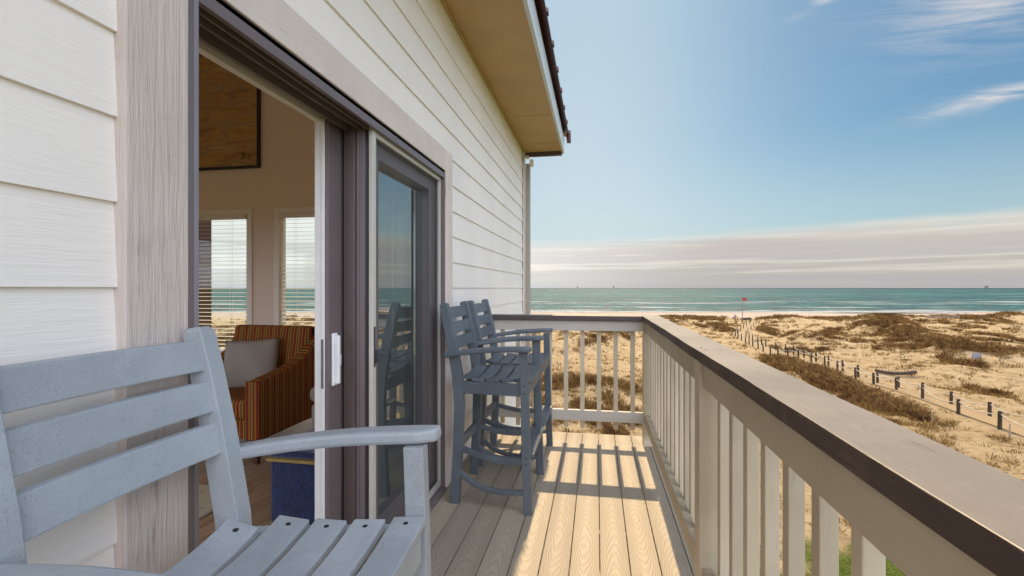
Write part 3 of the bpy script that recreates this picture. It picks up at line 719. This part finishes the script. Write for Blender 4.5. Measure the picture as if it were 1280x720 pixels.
# corner board and downspout
mb = MB(); mb.box(-1.11, -1.006, YE+.001, YE+.03, ZG, 3.27); mb.box(-1.0185, -.998, YE-.09, YE+.03, ZG, 3.275); mb.build('corner_board', 'trim', house, .003)
# roof
mb = MB()
def rz(x): return 3.50+.5*(-.42-x) if x > -7 else 3.50+.5*6.58-.5*(-7-x)
for a, b in ((-7, -.385), (-13.6, -7)):
    mb.quadbox([(a, -3.4, rz(a)), (b, -3.4, rz(b)), (b, 6.78, rz(b)), (a, 6.78, rz(a)), (a, -3.4, rz(a)+.022), (b, -3.4, rz(b)+.022), (b, 6.78, rz(b)+.022), (a, 6.78, rz(a)+.022)])
roof = mb.build('roof', 'roof_metal', house)
mb = MB()
for k in range(21):
    y = -3.3+k*.5
    a, b = -7, -.375
    mb.quadbox([(a, y-.03, rz(a)+.023), (b, y-.03, rz(b)+.023), (b, y+.03, rz(b)+.023), (a, y+.03, rz(a)+.023), (a, y-.015, rz(a)+.065), (b, y-.015, rz(b)+.065), (b, y+.015, rz(b)+.065), (a, y+.015, rz(a)+.065)])
mb.box(-.42, -.365, 6.62, 6.79, 3.42, 3.55)
mb.build('standing_seam', 'roof_metal', roof)
SO = 3.28
mb = MB(); mb.box(-1.022, -.485, -3.4, 6.66, SO, SO+.02)
mb.build('soffit', 'soffit', house)
mb = MB(); 
for yy in (-2.0, .4, 2.82, 5.24, 6.26): mb.box(-1.01, -.50, yy-.004, yy+.004, SO-.004, SO-.001)
mb.box(-1.020, -1.004, -3.2, YE-.1, SO-.02, SO-.001)
mb.build('soffit_batten', 'soffit', house)
mb = MB(); mb.box(-.80, -.66, 1.2, 3.0, SO-.003, SO-.0005)
mb.build('soffit_vent', material('perforated_vent', lambda g: bsdf(g, g.mix(g.math('LESS_THAN', g.math('MULTIPLY', g.math('SINE', g.math('MULTIPLY', g.sep(obj_co(g))[0], 420)), g.math('SINE', g.math('MULTIPLY', g.sep(obj_co(g))[1], 420))), .35), (.10, .07, .04), (.55, .38, .20)), .6)), house)
mb = MB(); mb.box(-.484, -.455, -3.4, 6.70, SO-.03, 3.47); mb.build('fascia', 'fascia', house, .003)
mb = MB(); mb.box(-1.12, -.486, 6.665, 6.70, SO-.06, 3.60)
mb.quadbox([(-7, 6.665, 3.60), (-.486, 6.665, 3.47), (-.486, 6.70, 3.47), (-7, 6.70, 3.60), (-7, 6.665, rz(-7)-.01), (-.486, 6.665, rz(-.486)-.01), (-.486, 6.70, rz(-.486)-.01), (-7, 6.70, rz(-7)-.01)])
mb.build('rake_board', 'frame_dark_b', house)
mb = MB(); mb.box(-1.00, -.935, 6.635, 6.70, ZG, 3.12); mb.build('downspout', 'downspout', house, .01)
mb = MB(); mb.box(-.955, -.90, 6.72, 6.78, 3.10, 3.20); mb.box(-1.0, -.955, 6.66, 6.72, 3.20, 3.24); mb.build('bracket', 'white_vinyl', house, .004)

# exterior door trim
mb = MB(); mb.box(-1.05, -.998, .853, 1.012, 0.001, 2.283); mb.build('door_casing', 'trim', house, .003)
mb = MB(); mb.box(-1.05, -.998, 3.042, 3.19, 0.001, 2.283); mb.build('door_casing', 'trim', house, .003)
mb = MB(); mb.box(-1.05, -.9985, 1.0125, 3.0415, 2.137, 2.283); mb.build('door_casing', 'trim_head', house, .003)
# sliding door
door = MB()
# fixed outer frame: near jamb, head channels, far jamb, sill
door.box(-1.20, -1.002, 1.013, 1.032, .0, 2.135)
for i, (a, b) in enumerate(((-1.022, -1.004), (-1.052, -1.046), (-1.094, -1.088), (-1.160, -1.150))): door.box(a, b, 1.032, 3.03, 2.085, 2.135)
door.box(-1.215, -1.004, 1.033, 3.03, 2.118, 2.1345)
door.box(-1.20, -1.002, 3.025, 3.041, .0, 2.135)
door.box(-1.215, -.985, 1.033, 3.024, .001, .022)
for a in (-1.05, -1.10, -1.16): door.box(a-.005, a+.005, 1.033, 3.024, .022, .04)
dframe = door.build('sliding_door', 'frame_dark', house, .0015)
mb = MB(); mb.box(-1.030, -1.0015, 1.0325, 1.046, .0, 2.10); mb.box(-1.07, -1.055, 1.0325, 1.042, 0, 2.1); mb.build('weather_strip', 'frame_grey', dframe, .001)
mb = MB(); mb.box(-1.245, -1.2155, 1.00, 3.03, 2.095, 2.14); mb.box(-1.245, -1.2215, .92, 1.0, 0, 2.2); mb.box(-1.24, -1.2215, 1.0, 3.05, 2.14, 2.24); mb.build('inside_casing', 'inner_trim', dframe, .002)
# fixed panel (deep interlock stile, stepped)
mb = MB()
mb.box(-1.168, -1.112, 2.036, 2.13, .04, 2.11); mb.build('panel_stile', 'frame_dark_b', dframe, .003)
mb = MB(); mb.tube([(-1.102, 2.055, .04), (-1.102, 2.055, 2.11)], .012, 14)
mb.box(-1.092, -1.066, 2.042, 2.10, .04, 2.11); mb.build('panel_stile', 'frame_dark', dframe, .002)
mb = MB(); mb.box(-1.168, -1.066, 2.131, 3.02, .041, .16); mb.box(-1.168, -1.066, 2.131, 3.02, 1.985, 2.11); mb.box(-1.168, -1.066, 2.925, 3.02, .161, 1.984)
mb.box(-1.108, -1.060, 2.131, 2.175, .161, 1.984); mb.box(-1.06, -1.056, 2.88, 2.924, .161, 1.984)
mb.build('panel_frame', 'frame_dark', dframe, .002)
mb = MB(); mb.box(-1.122, -1.118, 2.131, 2.924, .161, 1.984); mb.build('glass', 'door_glass', dframe)
# sliding panel, stacked behind
mb = MB(); mb.box(-1.216, -1.184, 1.936, 2.13, .04, 2.11); mb.build('panel_stile', 'frame_dark', dframe, .002)
mb = MB(); mb.box(-1.250, -1.2165, 1.932, 2.03, .04, 2.11); mb.box(-1.216, -1.200, 1.928, 1.9355, .04, 2.11); mb.build('panel_stile', 'white_vinyl', dframe, .002)
mb = MB(); mb.box(-1.216, -1.184, 2.131, 2.93, .04, .13); mb.box(-1.216, -1.184, 2.131, 2.93, 2.0, 2.11); mb.box(-1.216, -1.184, 2.86, 2.93, .131, 1.999); mb.build('panel_frame', 'frame_dark', dframe, .002)
mb = MB(); mb.box(-1.202, -1.198, 2.131, 2.859, .131, 1.999); mb.build('glass', 'door_glass', dframe)
# screen door in front of the fixed panel
mb = MB(); mb.box(-1.046, -1.024, 2.044, 2.078, .03, 2.10); mb.build('screen_stile', 'frame_light', dframe, .003)
mb = MB(); mb.box(-1.053, -1.047, 2.045, 2.075, .03, 2.10); mb.build('screen_gasket', 'gasket', dframe)
mb = MB(); mb.box(-1.046, -1.026, 2.079, 3.02, 2.062, 2.10); mb.box(-1.046, -1.026, 3.000, 3.02, .03, 2.061); mb.box(-1.046, -1.026, 2.079, 2.999, .03, .065); mb.build('screen_frame', 'frame_light', dframe, .002)
mb = MB(); mb.box(-1.0365, -1.0355, 2.079, 2.999, .066, 2.061); mb.build('screen_mesh', 'screen', dframe)
mb = MB(); mb.box(-1.034, -1.020, 2.052, 2.066, .98, 1.17); mb.box(-1.022, -1.008, 2.052, 2.066, 1.00, 1.06); mb.build('latch', 'gasket', dframe, .003)
# handle and lock on the sliding panel
mb = MB(); mb.box(-1.1835, -1.172, 1.955, 1.995, .905, 1.145); mb.box(-1.172, -1.150, 1.962, 1.982, .915, 1.135); mb.quadbox([(-1.172, 1.984, .985), (-1.160, 1.984, .985), (-1.160, 2.006, .995), (-1.172, 2.006, .995), (-1.172, 1.984, 1.055), (-1.160, 1.984, 1.055), (-1.160, 2.006, 1.045), (-1.172, 2.006, 1.045)])
mb.build('handle', 'handle_white', dframe, .005, 3)
mb = MB(); mb.box(-1.214, -1.203, 1.925, 1.9275, .90, 1.12); 
for q in (.93, .97, 1.05, 1.09): mb.box(-1.212, -1.205, 1.922, 1.9248, q-.008, q+.008)
mb.build('lock_plate', 'pole_grey', dframe, .001)
# windows with blinds
def window(a, b):
    c = .085; mb = MB()
    mb.box(a-c, a, Y_IN-.022, Y_IN-.001, WZ0-.02, WZ1+c); mb.box(b, b+c, Y_IN-.022, Y_IN-.001, WZ0-.02, WZ1+c); mb.box(a, b, Y_IN-.022, Y_IN-.001, WZ1, WZ1+c)
    mb.box(a-c-.02, b+c+.02, Y_IN-.06, Y_IN-.001, WZ0-.045, WZ0-.021)
    w_ = mb.build('window', 'inner_trim', house, .003)
    mb = MB(); f = .05
    mb.box(a+.001, a+f, Y_IN+.03, Y_IN+.08, WZ0+.001, WZ1-.001); mb.box(b-f, b-.001, Y_IN+.03, Y_IN+.08, WZ0+.001, WZ1-.001); mb.box(a+f, b-f, Y_IN+.03, Y_IN+.08, WZ0+.001, WZ0+f); mb.box(a+f, b-f, Y_IN+.03, Y_IN+.08, WZ1-f, WZ1-.001)
    mb.build('sash', 'inner_trim', w_, .002)
    mb = MB(); mb.box(a+f, b-f, Y_IN+.053, Y_IN+.057, WZ0+f, WZ1-f); mb.build('pane', 'glass', w_)
    mb = MB(); mb.box(a+.012, b-.012, Y_IN-.035, Y_IN+.02, WZ1-.07, WZ1-.005)
    z = WZ1-.10
    while z > WZ0+.06:
        x0, x1 = a+.015, b-.015; yc = Y_IN-.008; dz = .003
        mb.quadbox([(x0, yc-.024, z-dz), (x1, yc-.024, z-dz), (x1, yc+.024, z+dz), (x0, yc+.024, z+dz), (x0, yc-.024, z-dz+.003), (x1, yc-.024, z-dz+.003), (x1, yc+.024, z+dz+.003), (x0, yc+.024, z+dz+.003)])
        z -= .062
    mb.box(a+.015, b-.015, Y_IN-.03, Y_IN+.014, WZ0+.015, WZ0+.035)
    for q in (.2, .8):
        for dy in (-.026, .026): mb.box(a+(b-a)*q-.001, a+(b-a)*q+.001, Y_IN-.009+dy, Y_IN-.007+dy, WZ0+.02, WZ1-.06)
    mb.build('blind', 'blind', w_)
for a, b in WINS: window(a, b)

# porch column outside the far wall, dark behind the left window
mb = MB(); mb.box(-7.35, -6.68, 7.0, 7.25, float(height(-7, 7.1))-.2, 3.2); o = mb.build('porch_column', 'dark_wood', bevel=.01)
tag(o, 'dark brown porch column outside the left window', 'column')

# ------------------------------------------------------------------ room contents
pt = empty('wall_painting', (-6.55, Y_IN-.04, 3.2), 'large painting in rust and orange tones hanging high on the brown wall', 'painting')
mb = MB(); X0, X1, Zp0, Zp1 = -8.0, -5.10, 3.20, 5.15; yy0, yy1 = Y_IN-.05, Y_IN-.003
mb.box(X0, X0+.035, yy0, yy1, Zp0, Zp1); mb.box(X1-.035, X1, yy0, yy1, Zp0, Zp1); mb.box(X0+.035, X1-.035, yy0, yy1, Zp0, Zp0+.035); mb.box(X0+.035, X1-.035, yy0, yy1, Zp1-.035, Zp1)
mb.build('frame', 'black_frame', pt)
mb = MB(); mb.box(X0+.036, X1-.036, Y_IN-.03, Y_IN-.004, Zp0+.036, Zp1-.036); cv = mb.build('canvas', 'painting', pt)
for v in cv.data.vertices: pass
mb = MB()
for pts in ([(-5.42, 3.33), (-5.40, 3.45), (-5.37, 3.34), (-5.35, 3.44)], [(-5.32, 3.34), (-5.29, 3.41), (-5.26, 3.35), (-5.29, 3.33)]):
    mb.tube([(a, Y_IN-.034, b) for a, b in pts], .006, 5)
mb.build('signature', 'black_frame', pt)

# armchair (faces -y), local coords
def rounded(mb, x0, x1, y0, y1, z0, z1): return mb.box(x0, x1, y0, y1, z0, z1)
ac = empty('armchair', (-2.93, 3.58, 0), 'striped red, gold and green upholstered armchair in front of the blinds', 'armchair')
AX0, AX1, AY0, AY1 = -3.36, -2.50, 3.16, 4.02
def arm(xa, xb):
    mb = MB(); prof = []
    ytop = [(AY0+.0, .645), (AY0+.12, .662), (AY0+.30, .685), (AY0+.48, .72), (AY0+.60, .775), (AY0+.70, .86), (AY0+.78, .945), (AY0+.86, .975)]
    rings = []
    for (y, z) in ytop: rings.append([(xa, y, .19), (xb, y, .19), (xb, y+.0, z), (xa, y, z)])
    mb.loft(rings); o = mb.build('arm', 'stripe_y', ac, .022, 3); return o
arm(AX1-.11, AX1); arm(AX0, AX0+.11)
for xa in (AX1-.112, AX0-.002):
    mb = MB(); mb.box(xa, xa+.114, AY0-.012, AY0-.001, .20, .645); mb.build('arm_panel', 'stripe_x', ac, .004)
mb = MB(); mb.box(AX0+.112, AX1-.112, AY0+.03, AY1-.05, .19, .34); mb.build('seat_base', 'stripe_x', ac, .01)
mb = MB(); mb.box(AX0+.115, AX1-.115, AY0-.01, AY0+.62, .345, .50); mb.build('seat_cushion', 'stripe_x', ac, .035, 4)
mb = MB(); mb.quadbox([(AX0+.10, AY0+.60, .42), (AX1-.10, AY0+.60, .42), (AX1-.10, AY0+.80, .36), (AX0+.10, AY0+.80, .36), (AX0+.03, AY0+.70, 1.015), (AX1-.03, AY0+.70, 1.015), (AX1-.03, AY0+.87, .985), (AX0+.03, AY0+.87, .985)])
mb.build('back_cushion', 'stripe_x', ac, .04, 4)
mb = MB(); mb.box(AX0+.02, AX1-.02, AY0+.872, AY0+.91, .20, .96); mb.build('back_panel', 'stripe_x', ac, .01)
for xx in (AX0+.07, AX1-.07):
    for yy in (AY0+.06, AY1-.02):
        mb = MB(); mb.sweep([(xx, yy, .19), (xx, yy, 0)], (1, 0, 0), [.06, .035], [.06, .035]); mb.build('leg', 'dark_wood', ac, .003)
# pillow
def pillow():
    n = 18; mb = MB(); rows = []
    for side_ in (1, -1):
        for i in range(n+1):
            for j in range(n+1):
                u = i/n*2-1; v = j/n*2-1
                pin = 1-.07*(1-abs(u)**2)*abs(v)**3-.07*(1-abs(v)**2)*abs(u)**3
                d = .075*max(0, (1-u**4)*(1-v**4))**.6*side_*(1+.12*math.sin(5*u+3*v))
                mb.v.append((u*.225*(1-.05*(1-abs(u))*v*v), d, v*.225*(1-.06*(1-u*u)*abs(v)))); 
    for s_ in range(2):
        o_ = s_*(n+1)**2
        for i in range(n):
            for j in range(n): a = o_+i*(n+1)+j; mb.f.append((a, a+1, a+n+2, a+n+1)); mb.m.append(0)
    o = mb.build('pillow', 'linen', smooth=True); bm = bmesh.new(); bm.from_mesh(o.data); bmesh.ops.remove_doubles(bm, verts=bm.verts, dist=.0008); bmesh.ops.recalc_face_normals(bm, faces=bm.faces); bm.to_mesh(o.data); bm.free()
    o.location = (-2.985, 3.66, .685); o.rotation_euler = (R(-18), R(-3), R(16)); return o
tag(pillow(), 'pale linen throw pillow leaning on the striped armchair seat', 'pillow')
# ottoman
ot = empty('ottoman', (-1.60, 2.64, 0), 'blue velvet storage ottoman with gold braid, on the floor inside the door', 'ottoman')
mb = MB(); mb.box(-1.85, -1.38, 2.42, 2.86, .0, .357); mb.build('base', 'velvet', ot, .02, 3)
mb = MB(); mb.box(-1.858, -1.372, 2.412, 2.868, .3775, .422); mb.build('lid', 'velvet', ot, .022, 3)
mb = MB(); mb.box(-1.866, -1.364, 2.404, 2.876, .3575, .377); mb.build('braid', 'gold_trim', ot, .007, 2)
# beige seat
bs = empty('upholstered_bench', (-1.75, 3.45, 0), 'beige upholstered stool behind the blue ottoman', 'stool')
mb = MB(); mb.box(-2.08, -1.45, 3.15, 3.70, .12, .50); mb.build('base', 'beige_fabric', bs, .04, 4)
mb = MB(); mb.box(-2.09, -1.44, 3.14, 3.71, .505, .62); mb.build('cushion', 'beige_fabric', bs, .045, 4)
for xx in (-2.0, -1.53):
    for yy in (3.2, 3.65): mb = MB(); mb.box(xx-.02, xx+.02, yy-.02, yy+.02, 0, .12); mb.build('leg', 'dark_wood', bs)
mb = MB(); mb.box(-4.4, -2.28, 1.0, 2.78, .001, .018); o = mb.build('rug', 'rug', bevel=.005); tag(o, 'cream rug with orange flowers on the wooden floor inside', 'rug')

# ------------------------------------------------------------------ bar chairs
def make_chair(near, label):
    """bar height chair, faces local +x, centred on y; footprint x 0 (back) .. .52 (front)"""
    t = empty('bar_chair', (0, 0, 0), label, 'bar chair', 'grey plastic lumber bar chairs on the deck')
    mt = 'poly_near' if near else 'poly'
    def B(mb, n, bev=.005):
        mb.v = [(p[0]*1.10, p[1], p[2]) for p in mb.v]
        return mb.build(n, [mt, 'screw'], t, bev, 2)
    SX = .245  # back posts y offset
    bp = lambda s: [(.085, s*.235, .0), (.105, s*.233, .35), (.112, s*.231, .62), (.100, s*.228, .80), (.068, s*.226, 1.0), (.036, s*.225, 1.16), (.018, s*.225, 1.243)]
    for s in (-1, 1):
        mb = MB(); mb.sweep(bp(s)+[(.016, s*.225, 1.254)], (0, 1, 0), [.046]*7+[.030], [.052, .052, .056, .058, .056, .052, .046, .028])
        for zz in (.93, 1.07, 1.20):
            x_ = np.interp(zz, [.8, 1.0, 1.16, 1.245], [.10, .068, .036, .018]); yo = s*.246
            mb.tube([(x_, yo-s*.006, zz), (x_, yo+s*.0008, zz)], .006, 8, 1)
        B(mb, 'back_leg')
        mb = MB(); mb.sweep([(.520, s*.312, 0), (.508, s*.309, .35), (.500, s*.306, .76), (.494, s*.305, .965)], (0, 1, 0), .036, .046)
        for zz in (.72, .765, .30, .335):
            x_ = np.interp(zz, [0, .35, .76], [.52, .508, .50]); y_ = s*np.interp(zz, [0, .35, .76], [.312, .309, .306])+s*.018
            mb.tube([(x_, y_-s*.006, zz), (x_, y_+s*.0012, zz)], .0055, 8, 1)
        B(mb, 'front_leg')
        # arm: gently arched, wider at front with rounded nose
        pts = []; wd_ = []
        for k in range(13):
            q = k/12; x = .035+q*.505; z = .928+.060*q+.014*math.sin(math.pi*min(1, q*1.05)); pts.append((x, s*(.262+.076*q), z))
            wd_.append(.052+.022*q if k < 11 else (.070 if k == 11 else .046))
        mb = MB(); mb.sweep(pts, (0, 1, 0), wd_, .032); B(mb, 'arm', .009)
        # side apron under the seat
        mb = MB(); mb.sweep([(.12, s*.236, .728), (.485, s*.296, .735)], (0, 1, 0), .026, .075); B(mb, 'side_rail', .003)
        # side stretchers
        mb = MB(); pts = [(.105+.395*q, s*(.233+.072*q), .352-.040*q-.030*math.sin(math.pi*q)) for q in [i/10 for i in range(11)]]
        mb.sweep(pts, (0, 1, 0), .034, [.030+.012*i/10 for i in range(11)]); B(mb, 'side_stretcher', .004)
        mb = MB(); zz = lambda q: .125+.085*(1-q)**5+.006*(1-q)-.022*math.sin(math.pi*q)
        pts = [(.098+.41*q, s*(.233+.075*q), zz(q)) for q in [i/14 for i in range(15)]]
        mb.sweep(pts, (0, 1, 0), .026, .030); B(mb, 'side_stretcher', .004)
    # three back slats, bowed backwards
    for zc in (1.188, 1.090, .992):
        xc = np.interp(zc, [.8, 1.0, 1.16, 1.245], [.10, .068, .036, .018]); ln = -.25
        mb = MB(); rings = []
        for k in range(13):
            q = k/12*2-1; y = q*.207; x = xc+.004-.010*(1-q*q)
            h = .036
            rings.append([(x-.010+h*.22, y, zc-h), (x+.010+h*.22, y, zc-h), (x+.010-h*.22, y, zc+h), (x-.010-h*.22, y, zc+h)])
        mb.loft(rings); B(mb, 'back_slat', .004)
    # five seat slats, dished in the middle
    for i in range(5):
        xc = .142+i*.0865; wdt = .0365; hw = .255+.022*i/4 if i < 4 else .285
        if i == 0: hw = .205
        mb = MB(); rings = []
        z0 = [.786, .779, .778, .783, .790][i]; tilt = [.008, .003, 0, -.003, -.004][i]
        for k in range(15):
            q = k/14*2-1; y = q*hw; z = z0-.028*(1-abs(q)**2.2)+.012
            rings.append([(xc-wdt, y, z-.022+tilt), (xc+wdt, y, z-.022-tilt), (xc+wdt, y, z-tilt), (xc-wdt, y, z+tilt)])
        mb.loft(rings)
        for s in (-1, 1): mb.tube([(xc, s*(hw-.025), z0+.002), (xc, s*(hw-.025), z0+.0085)], .0065, 10, 1)
        B(mb, 'seat_slat', .005)
    # front apron, foot board, back stretchers
    mb = MB(); mb.sweep([(.512, -.262, .738), (.512, 0, .726), (.512, .262, .738)], (1, 0, 0), .020, .062); B(mb, 'front_rail', .003)
    mb = MB(); pts = [(.535, -.268, .338), (.535, -.15, .334), (.535, 0, .332), (.535, .15, .334), (.535, .268, .338)]
    mb = MB(); mb.box(.466, .548, -.287, .287, .330, .352); B(mb, 'foot_board', .006)
    mb = MB(); mb.sweep([(.105, -.216, .36), (.105, .216, .36)], (1, 0, 0), .022, .060); B(mb, 'back_stretcher', .003)
    mb = MB(); mb.sweep([(.115, -.216, .70), (.115, .216, .70)], (1, 0, 0), .024, .070); B(mb, 'back_stretcher', .003)
    return t
ch = make_chair(False, 'slate bar chair standing nearer the sliding door, with its left side to the viewer')
ch['label'] = 'slate bar chair with painted shade, beside the sliding door, in front of another one'
ch.location = (-.975, 3.10, 0)
c2 = copy_tree(ch); c2.location = (-.975, 3.735, 0); c2.rotation_euler = (0, 0, R(-1)); c2['label'] = 'farther slate bar chair with painted shade, in the corner beside the end railing'
c3 = make_chair(True, 'large slate bar chair with painted light, in the left foreground against the clapboard wall'); c3.location = (-.972, .775, 0); c3.rotation_euler = (0, 0, R(1.5))

# ------------------------------------------------------------------ rope fences along the path
def ropefence(name, pts, label):
    b = pts[0]; t = empty(name, (b[0], b[1], float(height(b[0], b[1]))), label, 'rope fence', 'rope fences beside the sand path')
    tops = []
    for i, p in enumerate(pts):
        z = float(height(p[0], p[1])); h = (1.05 if i < 6 else 1.2)+random.uniform(-.06, .1); lean = Vector((random.uniform(-.04, .04), random.uniform(-.04, .04), 0)); r = .11 if i < 8 else .10
        mb = MB(); bt = Vector((p[0], p[1], z-.2)); tp = Vector((p[0], p[1], z+h))+lean
        mb.tube([bt, tp-Vector((0, 0, .02)), tp], [r, r*.95, r*.8], 9); mb.build('post', 'old_post', t); tops.append(tp-Vector((0, 0, .16)))
    for k in range(len(tops)-1):
        a, c = tops[k], tops[k+1]; L = (c-a).length
        if L > 14: continue
        mb = MB(); mb.tube([a.lerp(c, q/8)-Vector((0, 0, (.40 if L > 5 else .065*L)*4*(q/8)*(1-q/8))) for q in range(9)], .034, 6); mb.build('rope', 'rope', t)
ropefence('rope_fence', near_w, 'weathered post and rope fence on the scrub side of the sand path')
ropefence('rope_fence', far_w, 'weathered post and rope fence on the seaward side of the sand path')
# boardwalk planks between the fences at the near end
bw = MB()
for i in range(0, 5):
    a, b = mid[i], mid[i+1]; d = Vector((b[0]-a[0], b[1]-a[1], 0)); L = d.length; d.normalize(); sdv = Vector((-d.y, d.x, 0)); k = 0.0
    while k < L:
        c = Vector((a[0], a[1], 0))+d*k; c.z = float(height(c.x, c.y))+.07
        p = [c-sdv*.72, c+sdv*.72, c+sdv*.72+d*.135, c-sdv*.72+d*.135]; bw.quadbox([q-Vector((0, 0, .05)) for q in p]+[q for q in p]); k += .15
o = bw.build('boardwalk', material('boardwalk_plank', lambda g: bsdf(g, g.mix(g.noise(g.mapv(pos_co(g), (7, 7, 1)), 1.0, 4, .7), (.20, .135, .06), (.30, .21, .11)), .85))); tag(o, 'tan plank boardwalk between the rope fences', 'boardwalk')
# flag
p = ground_at(928, 402.5, height)
fl = empty('beach_flag', tuple(p), 'tall thin pole with a small red flag at the end of the sand path', 'flag')
hh = (402.5-371)/F*ws(p[0], p[1])[0]
mb = MB(); mb.tube([(p[0], p[1], p[2]-.3), (p[0], p[1], p[2]+hh)], [.11, .08], 8); mb.build('pole', 'pole_grey', fl)
mb = MB()
for i in range(7):
    q = i/6; mb.v += [(p[0]+q*1.0+.05, p[1]+.12*math.sin(q*6), p[2]+hh-.15-.25*q), (p[0]+q*1.0+.05, p[1]+.12*math.sin(q*6+.5), p[2]+hh-1.0-.15*q)]
mb.f = [(2*i, 2*i+1, 2*i+3, 2*i+2) for i in range(6)]; mb.m = [0]*6
o = mb.build('cloth', 'red_cloth', fl); o.modifiers.new('s', 'SOLIDIFY').thickness = .03
# beach gate structures near the flag
p = ground_at(919, 401, height); t = empty('beach_sign', tuple(p), 'small post and board sign left of the beach flag', 'sign')
mb = MB(); mb.tube([(p[0], p[1], p[2]-.3), (p[0], p[1], p[2]+1.7)], .12, 8); mb.build('post', 'old_post', t)
mb = MB(); mb.box(p[0]-.35, p[0]+.35, p[1]-.13, p[1]-.1+.05, p[2]+.9, p[2]+1.6); mb.build('board', 'sign_white', t)
p = ground_at(933, 402, height); t = empty('beach_bench', tuple(p), 'dark timber bench beside the beach flag', 'bench')
mb = MB(); mb.box(p[0]-1.3, p[0]+1.3, p[1]-.25, p[1]+.25, p[2]+.45, p[2]+.55); mb.build('seat', 'old_post', t)
mb = MB(); mb.box(p[0]-1.3, p[0]+1.3, p[1]+.2, p[1]+.26, p[2]+.6, p[2]+1.05); mb.build('backrest', 'old_post', t)
for sx in (-1.15, 1.15): mb = MB(); mb.box(p[0]+sx-.08, p[0]+sx+.08, p[1]-.25, p[1]+.25, p[2]-.2, p[2]+.449); mb.build('leg', 'old_post', t)
# low curved sand fence roll beside the path
p = ground_at(1121, 470, height); t = empty('fence_roll', tuple(p), 'low curved roll of dark picket fencing lying by the sand path', 'fence roll')
mb = MB(); W_ = 1.9
pts = [(p[0]+q*W_, p[1]+.2*q*q, p[2]+.28+.22*q*q) for q in [i/6-1 for i in range(13)]]
mb.sweep(pts, (0, 1, 0), .5, .30); mb.build('bundle', 'dark_picket', t, .05)
for k in range(14):
    q = k/13*2-1; x = p[0]+q*W_; z = p[2]+.45+.2*q*q; mb = MB(); mb.tube([(x, p[1], z), (x+.1*random.uniform(-1, 1), p[1], z+.3+random.uniform(0, .12))], .025, 5); mb.build('picket', 'fence_wood', t)
# little sign and stakes on the dune
p = ground_at(1221, 449, height); t = empty('dune_sign', tuple(p), 'small pale notice board low on the dune at the right', 'sign')
mb = MB(); mb.box(p[0]-.5, p[0]+.5, p[1]-.03, p[1]+.03, p[2]+.12, p[2]+.72); mb.build('board', 'sign_white', t)
for sx in (-.4, .4): mb = MB(); mb.box(p[0]+sx-.03, p[0]+sx+.03, p[1]+.031, p[1]+.08, p[2]-.2, p[2]+.6); mb.build('leg', 'old_post', t)
for (a, b, hpx, lab) in ((1249.5, 452, 9, 'short dark stake standing on the dune right of the pale notice board'), (1165, 530, 15, 'thin pale stake in the sand below the boardwalk'), (1262, 549, 19, 'thin brown stake beside the nearest fence post')):
    p = ground_at(a, b, height); h = hpx/F*ws(p[0], p[1])[0]; mb = MB(); mb.tube([(0, 0, -.2), (0.02, 0, h)], [.05, .035], 7)
    o = mb.build('stake', 'fence_wood'); o.location = tuple(p); tag(o, lab, 'stake')
# picket sand fence near the water
sf = None
for (xa, xb, yb, ht) in ((1119, 1138, 396, 5), (1157, 1199, 399, 5.5)):
    p0 = ground_at(xa, yb, height); p1 = ground_at(xb, yb, height)
    sf = empty('sand_fence', tuple(p0), 'leaning picket sand fence on the beach, ' + ('the shorter left piece' if xa < 1150 else 'the longer right piece'), 'sand fence', 'sand fences on the beach')
    n = 7 if xa < 1150 else 16
    for k in range(n):
        q = k/(n-1); x = p0[0]+(p1[0]-p0[0])*q; y = p0[1]+(p1[1]-p0[1])*q; z = float(height(x, y)); w_ = ws(x, y)[0]; h = ht/F*w_*random.uniform(.5, 1.0)
        mb = MB(); mb.tube([(x, y, z-.1), (x+random.uniform(-.3, .3), y, z+h)], .10, 6); mb.build('picket', 'fence_wood', sf)
    mb = MB(); mb.sweep([(p0[0], p0[1]-.12, p0[2]+.7), (p1[0], p1[1]-.12, float(height(p1[0], p1[1]))+.6)], (0, 1, 0), .05, .16); mb.build('rail', 'fence_wood', sf)
# oil platforms on the horizon
for k, (px_, w_, sz) in enumerate(((722, 15000, 60), (767, 15000, 70), (1233, 11000, 62))):
    u = (px_-640)/F; x = (-SA+u*CA)*w_; y = (CA+u*SA)*w_
    t = empty('oil_platform', (x, y, -9.5), ['tiny oil platform on the horizon, leftmost of the three', 'tiny oil platform on the horizon, middle of the three', 'tiny oil platform on the horizon far to the right'][k], 'oil platform', 'oil platforms on the horizon')
    mb = MB(); mb.box(x-sz*.5, x+sz*.5, y-sz*.4, y+sz*.4, sz*.35, sz*.62); mb.build('platform_deck', 'rig', t)
    for sx in (-1, 1):
        for sy in (-1, 1): mb = MB(); mb.tube([(x+sx*sz*.32, y+sy*sz*.3, -10), (x+sx*sz*.25, y+sy*sz*.25, sz*.36)], sz*.06, 6); mb.build('leg', 'rig', t)
    mb = MB(); mb.tube([(x+sz*.1, y, sz*.62), (x+sz*.1, y, sz*1.25)], [sz*.10, sz*.03], 6); mb.build('derrick', 'rig', t)
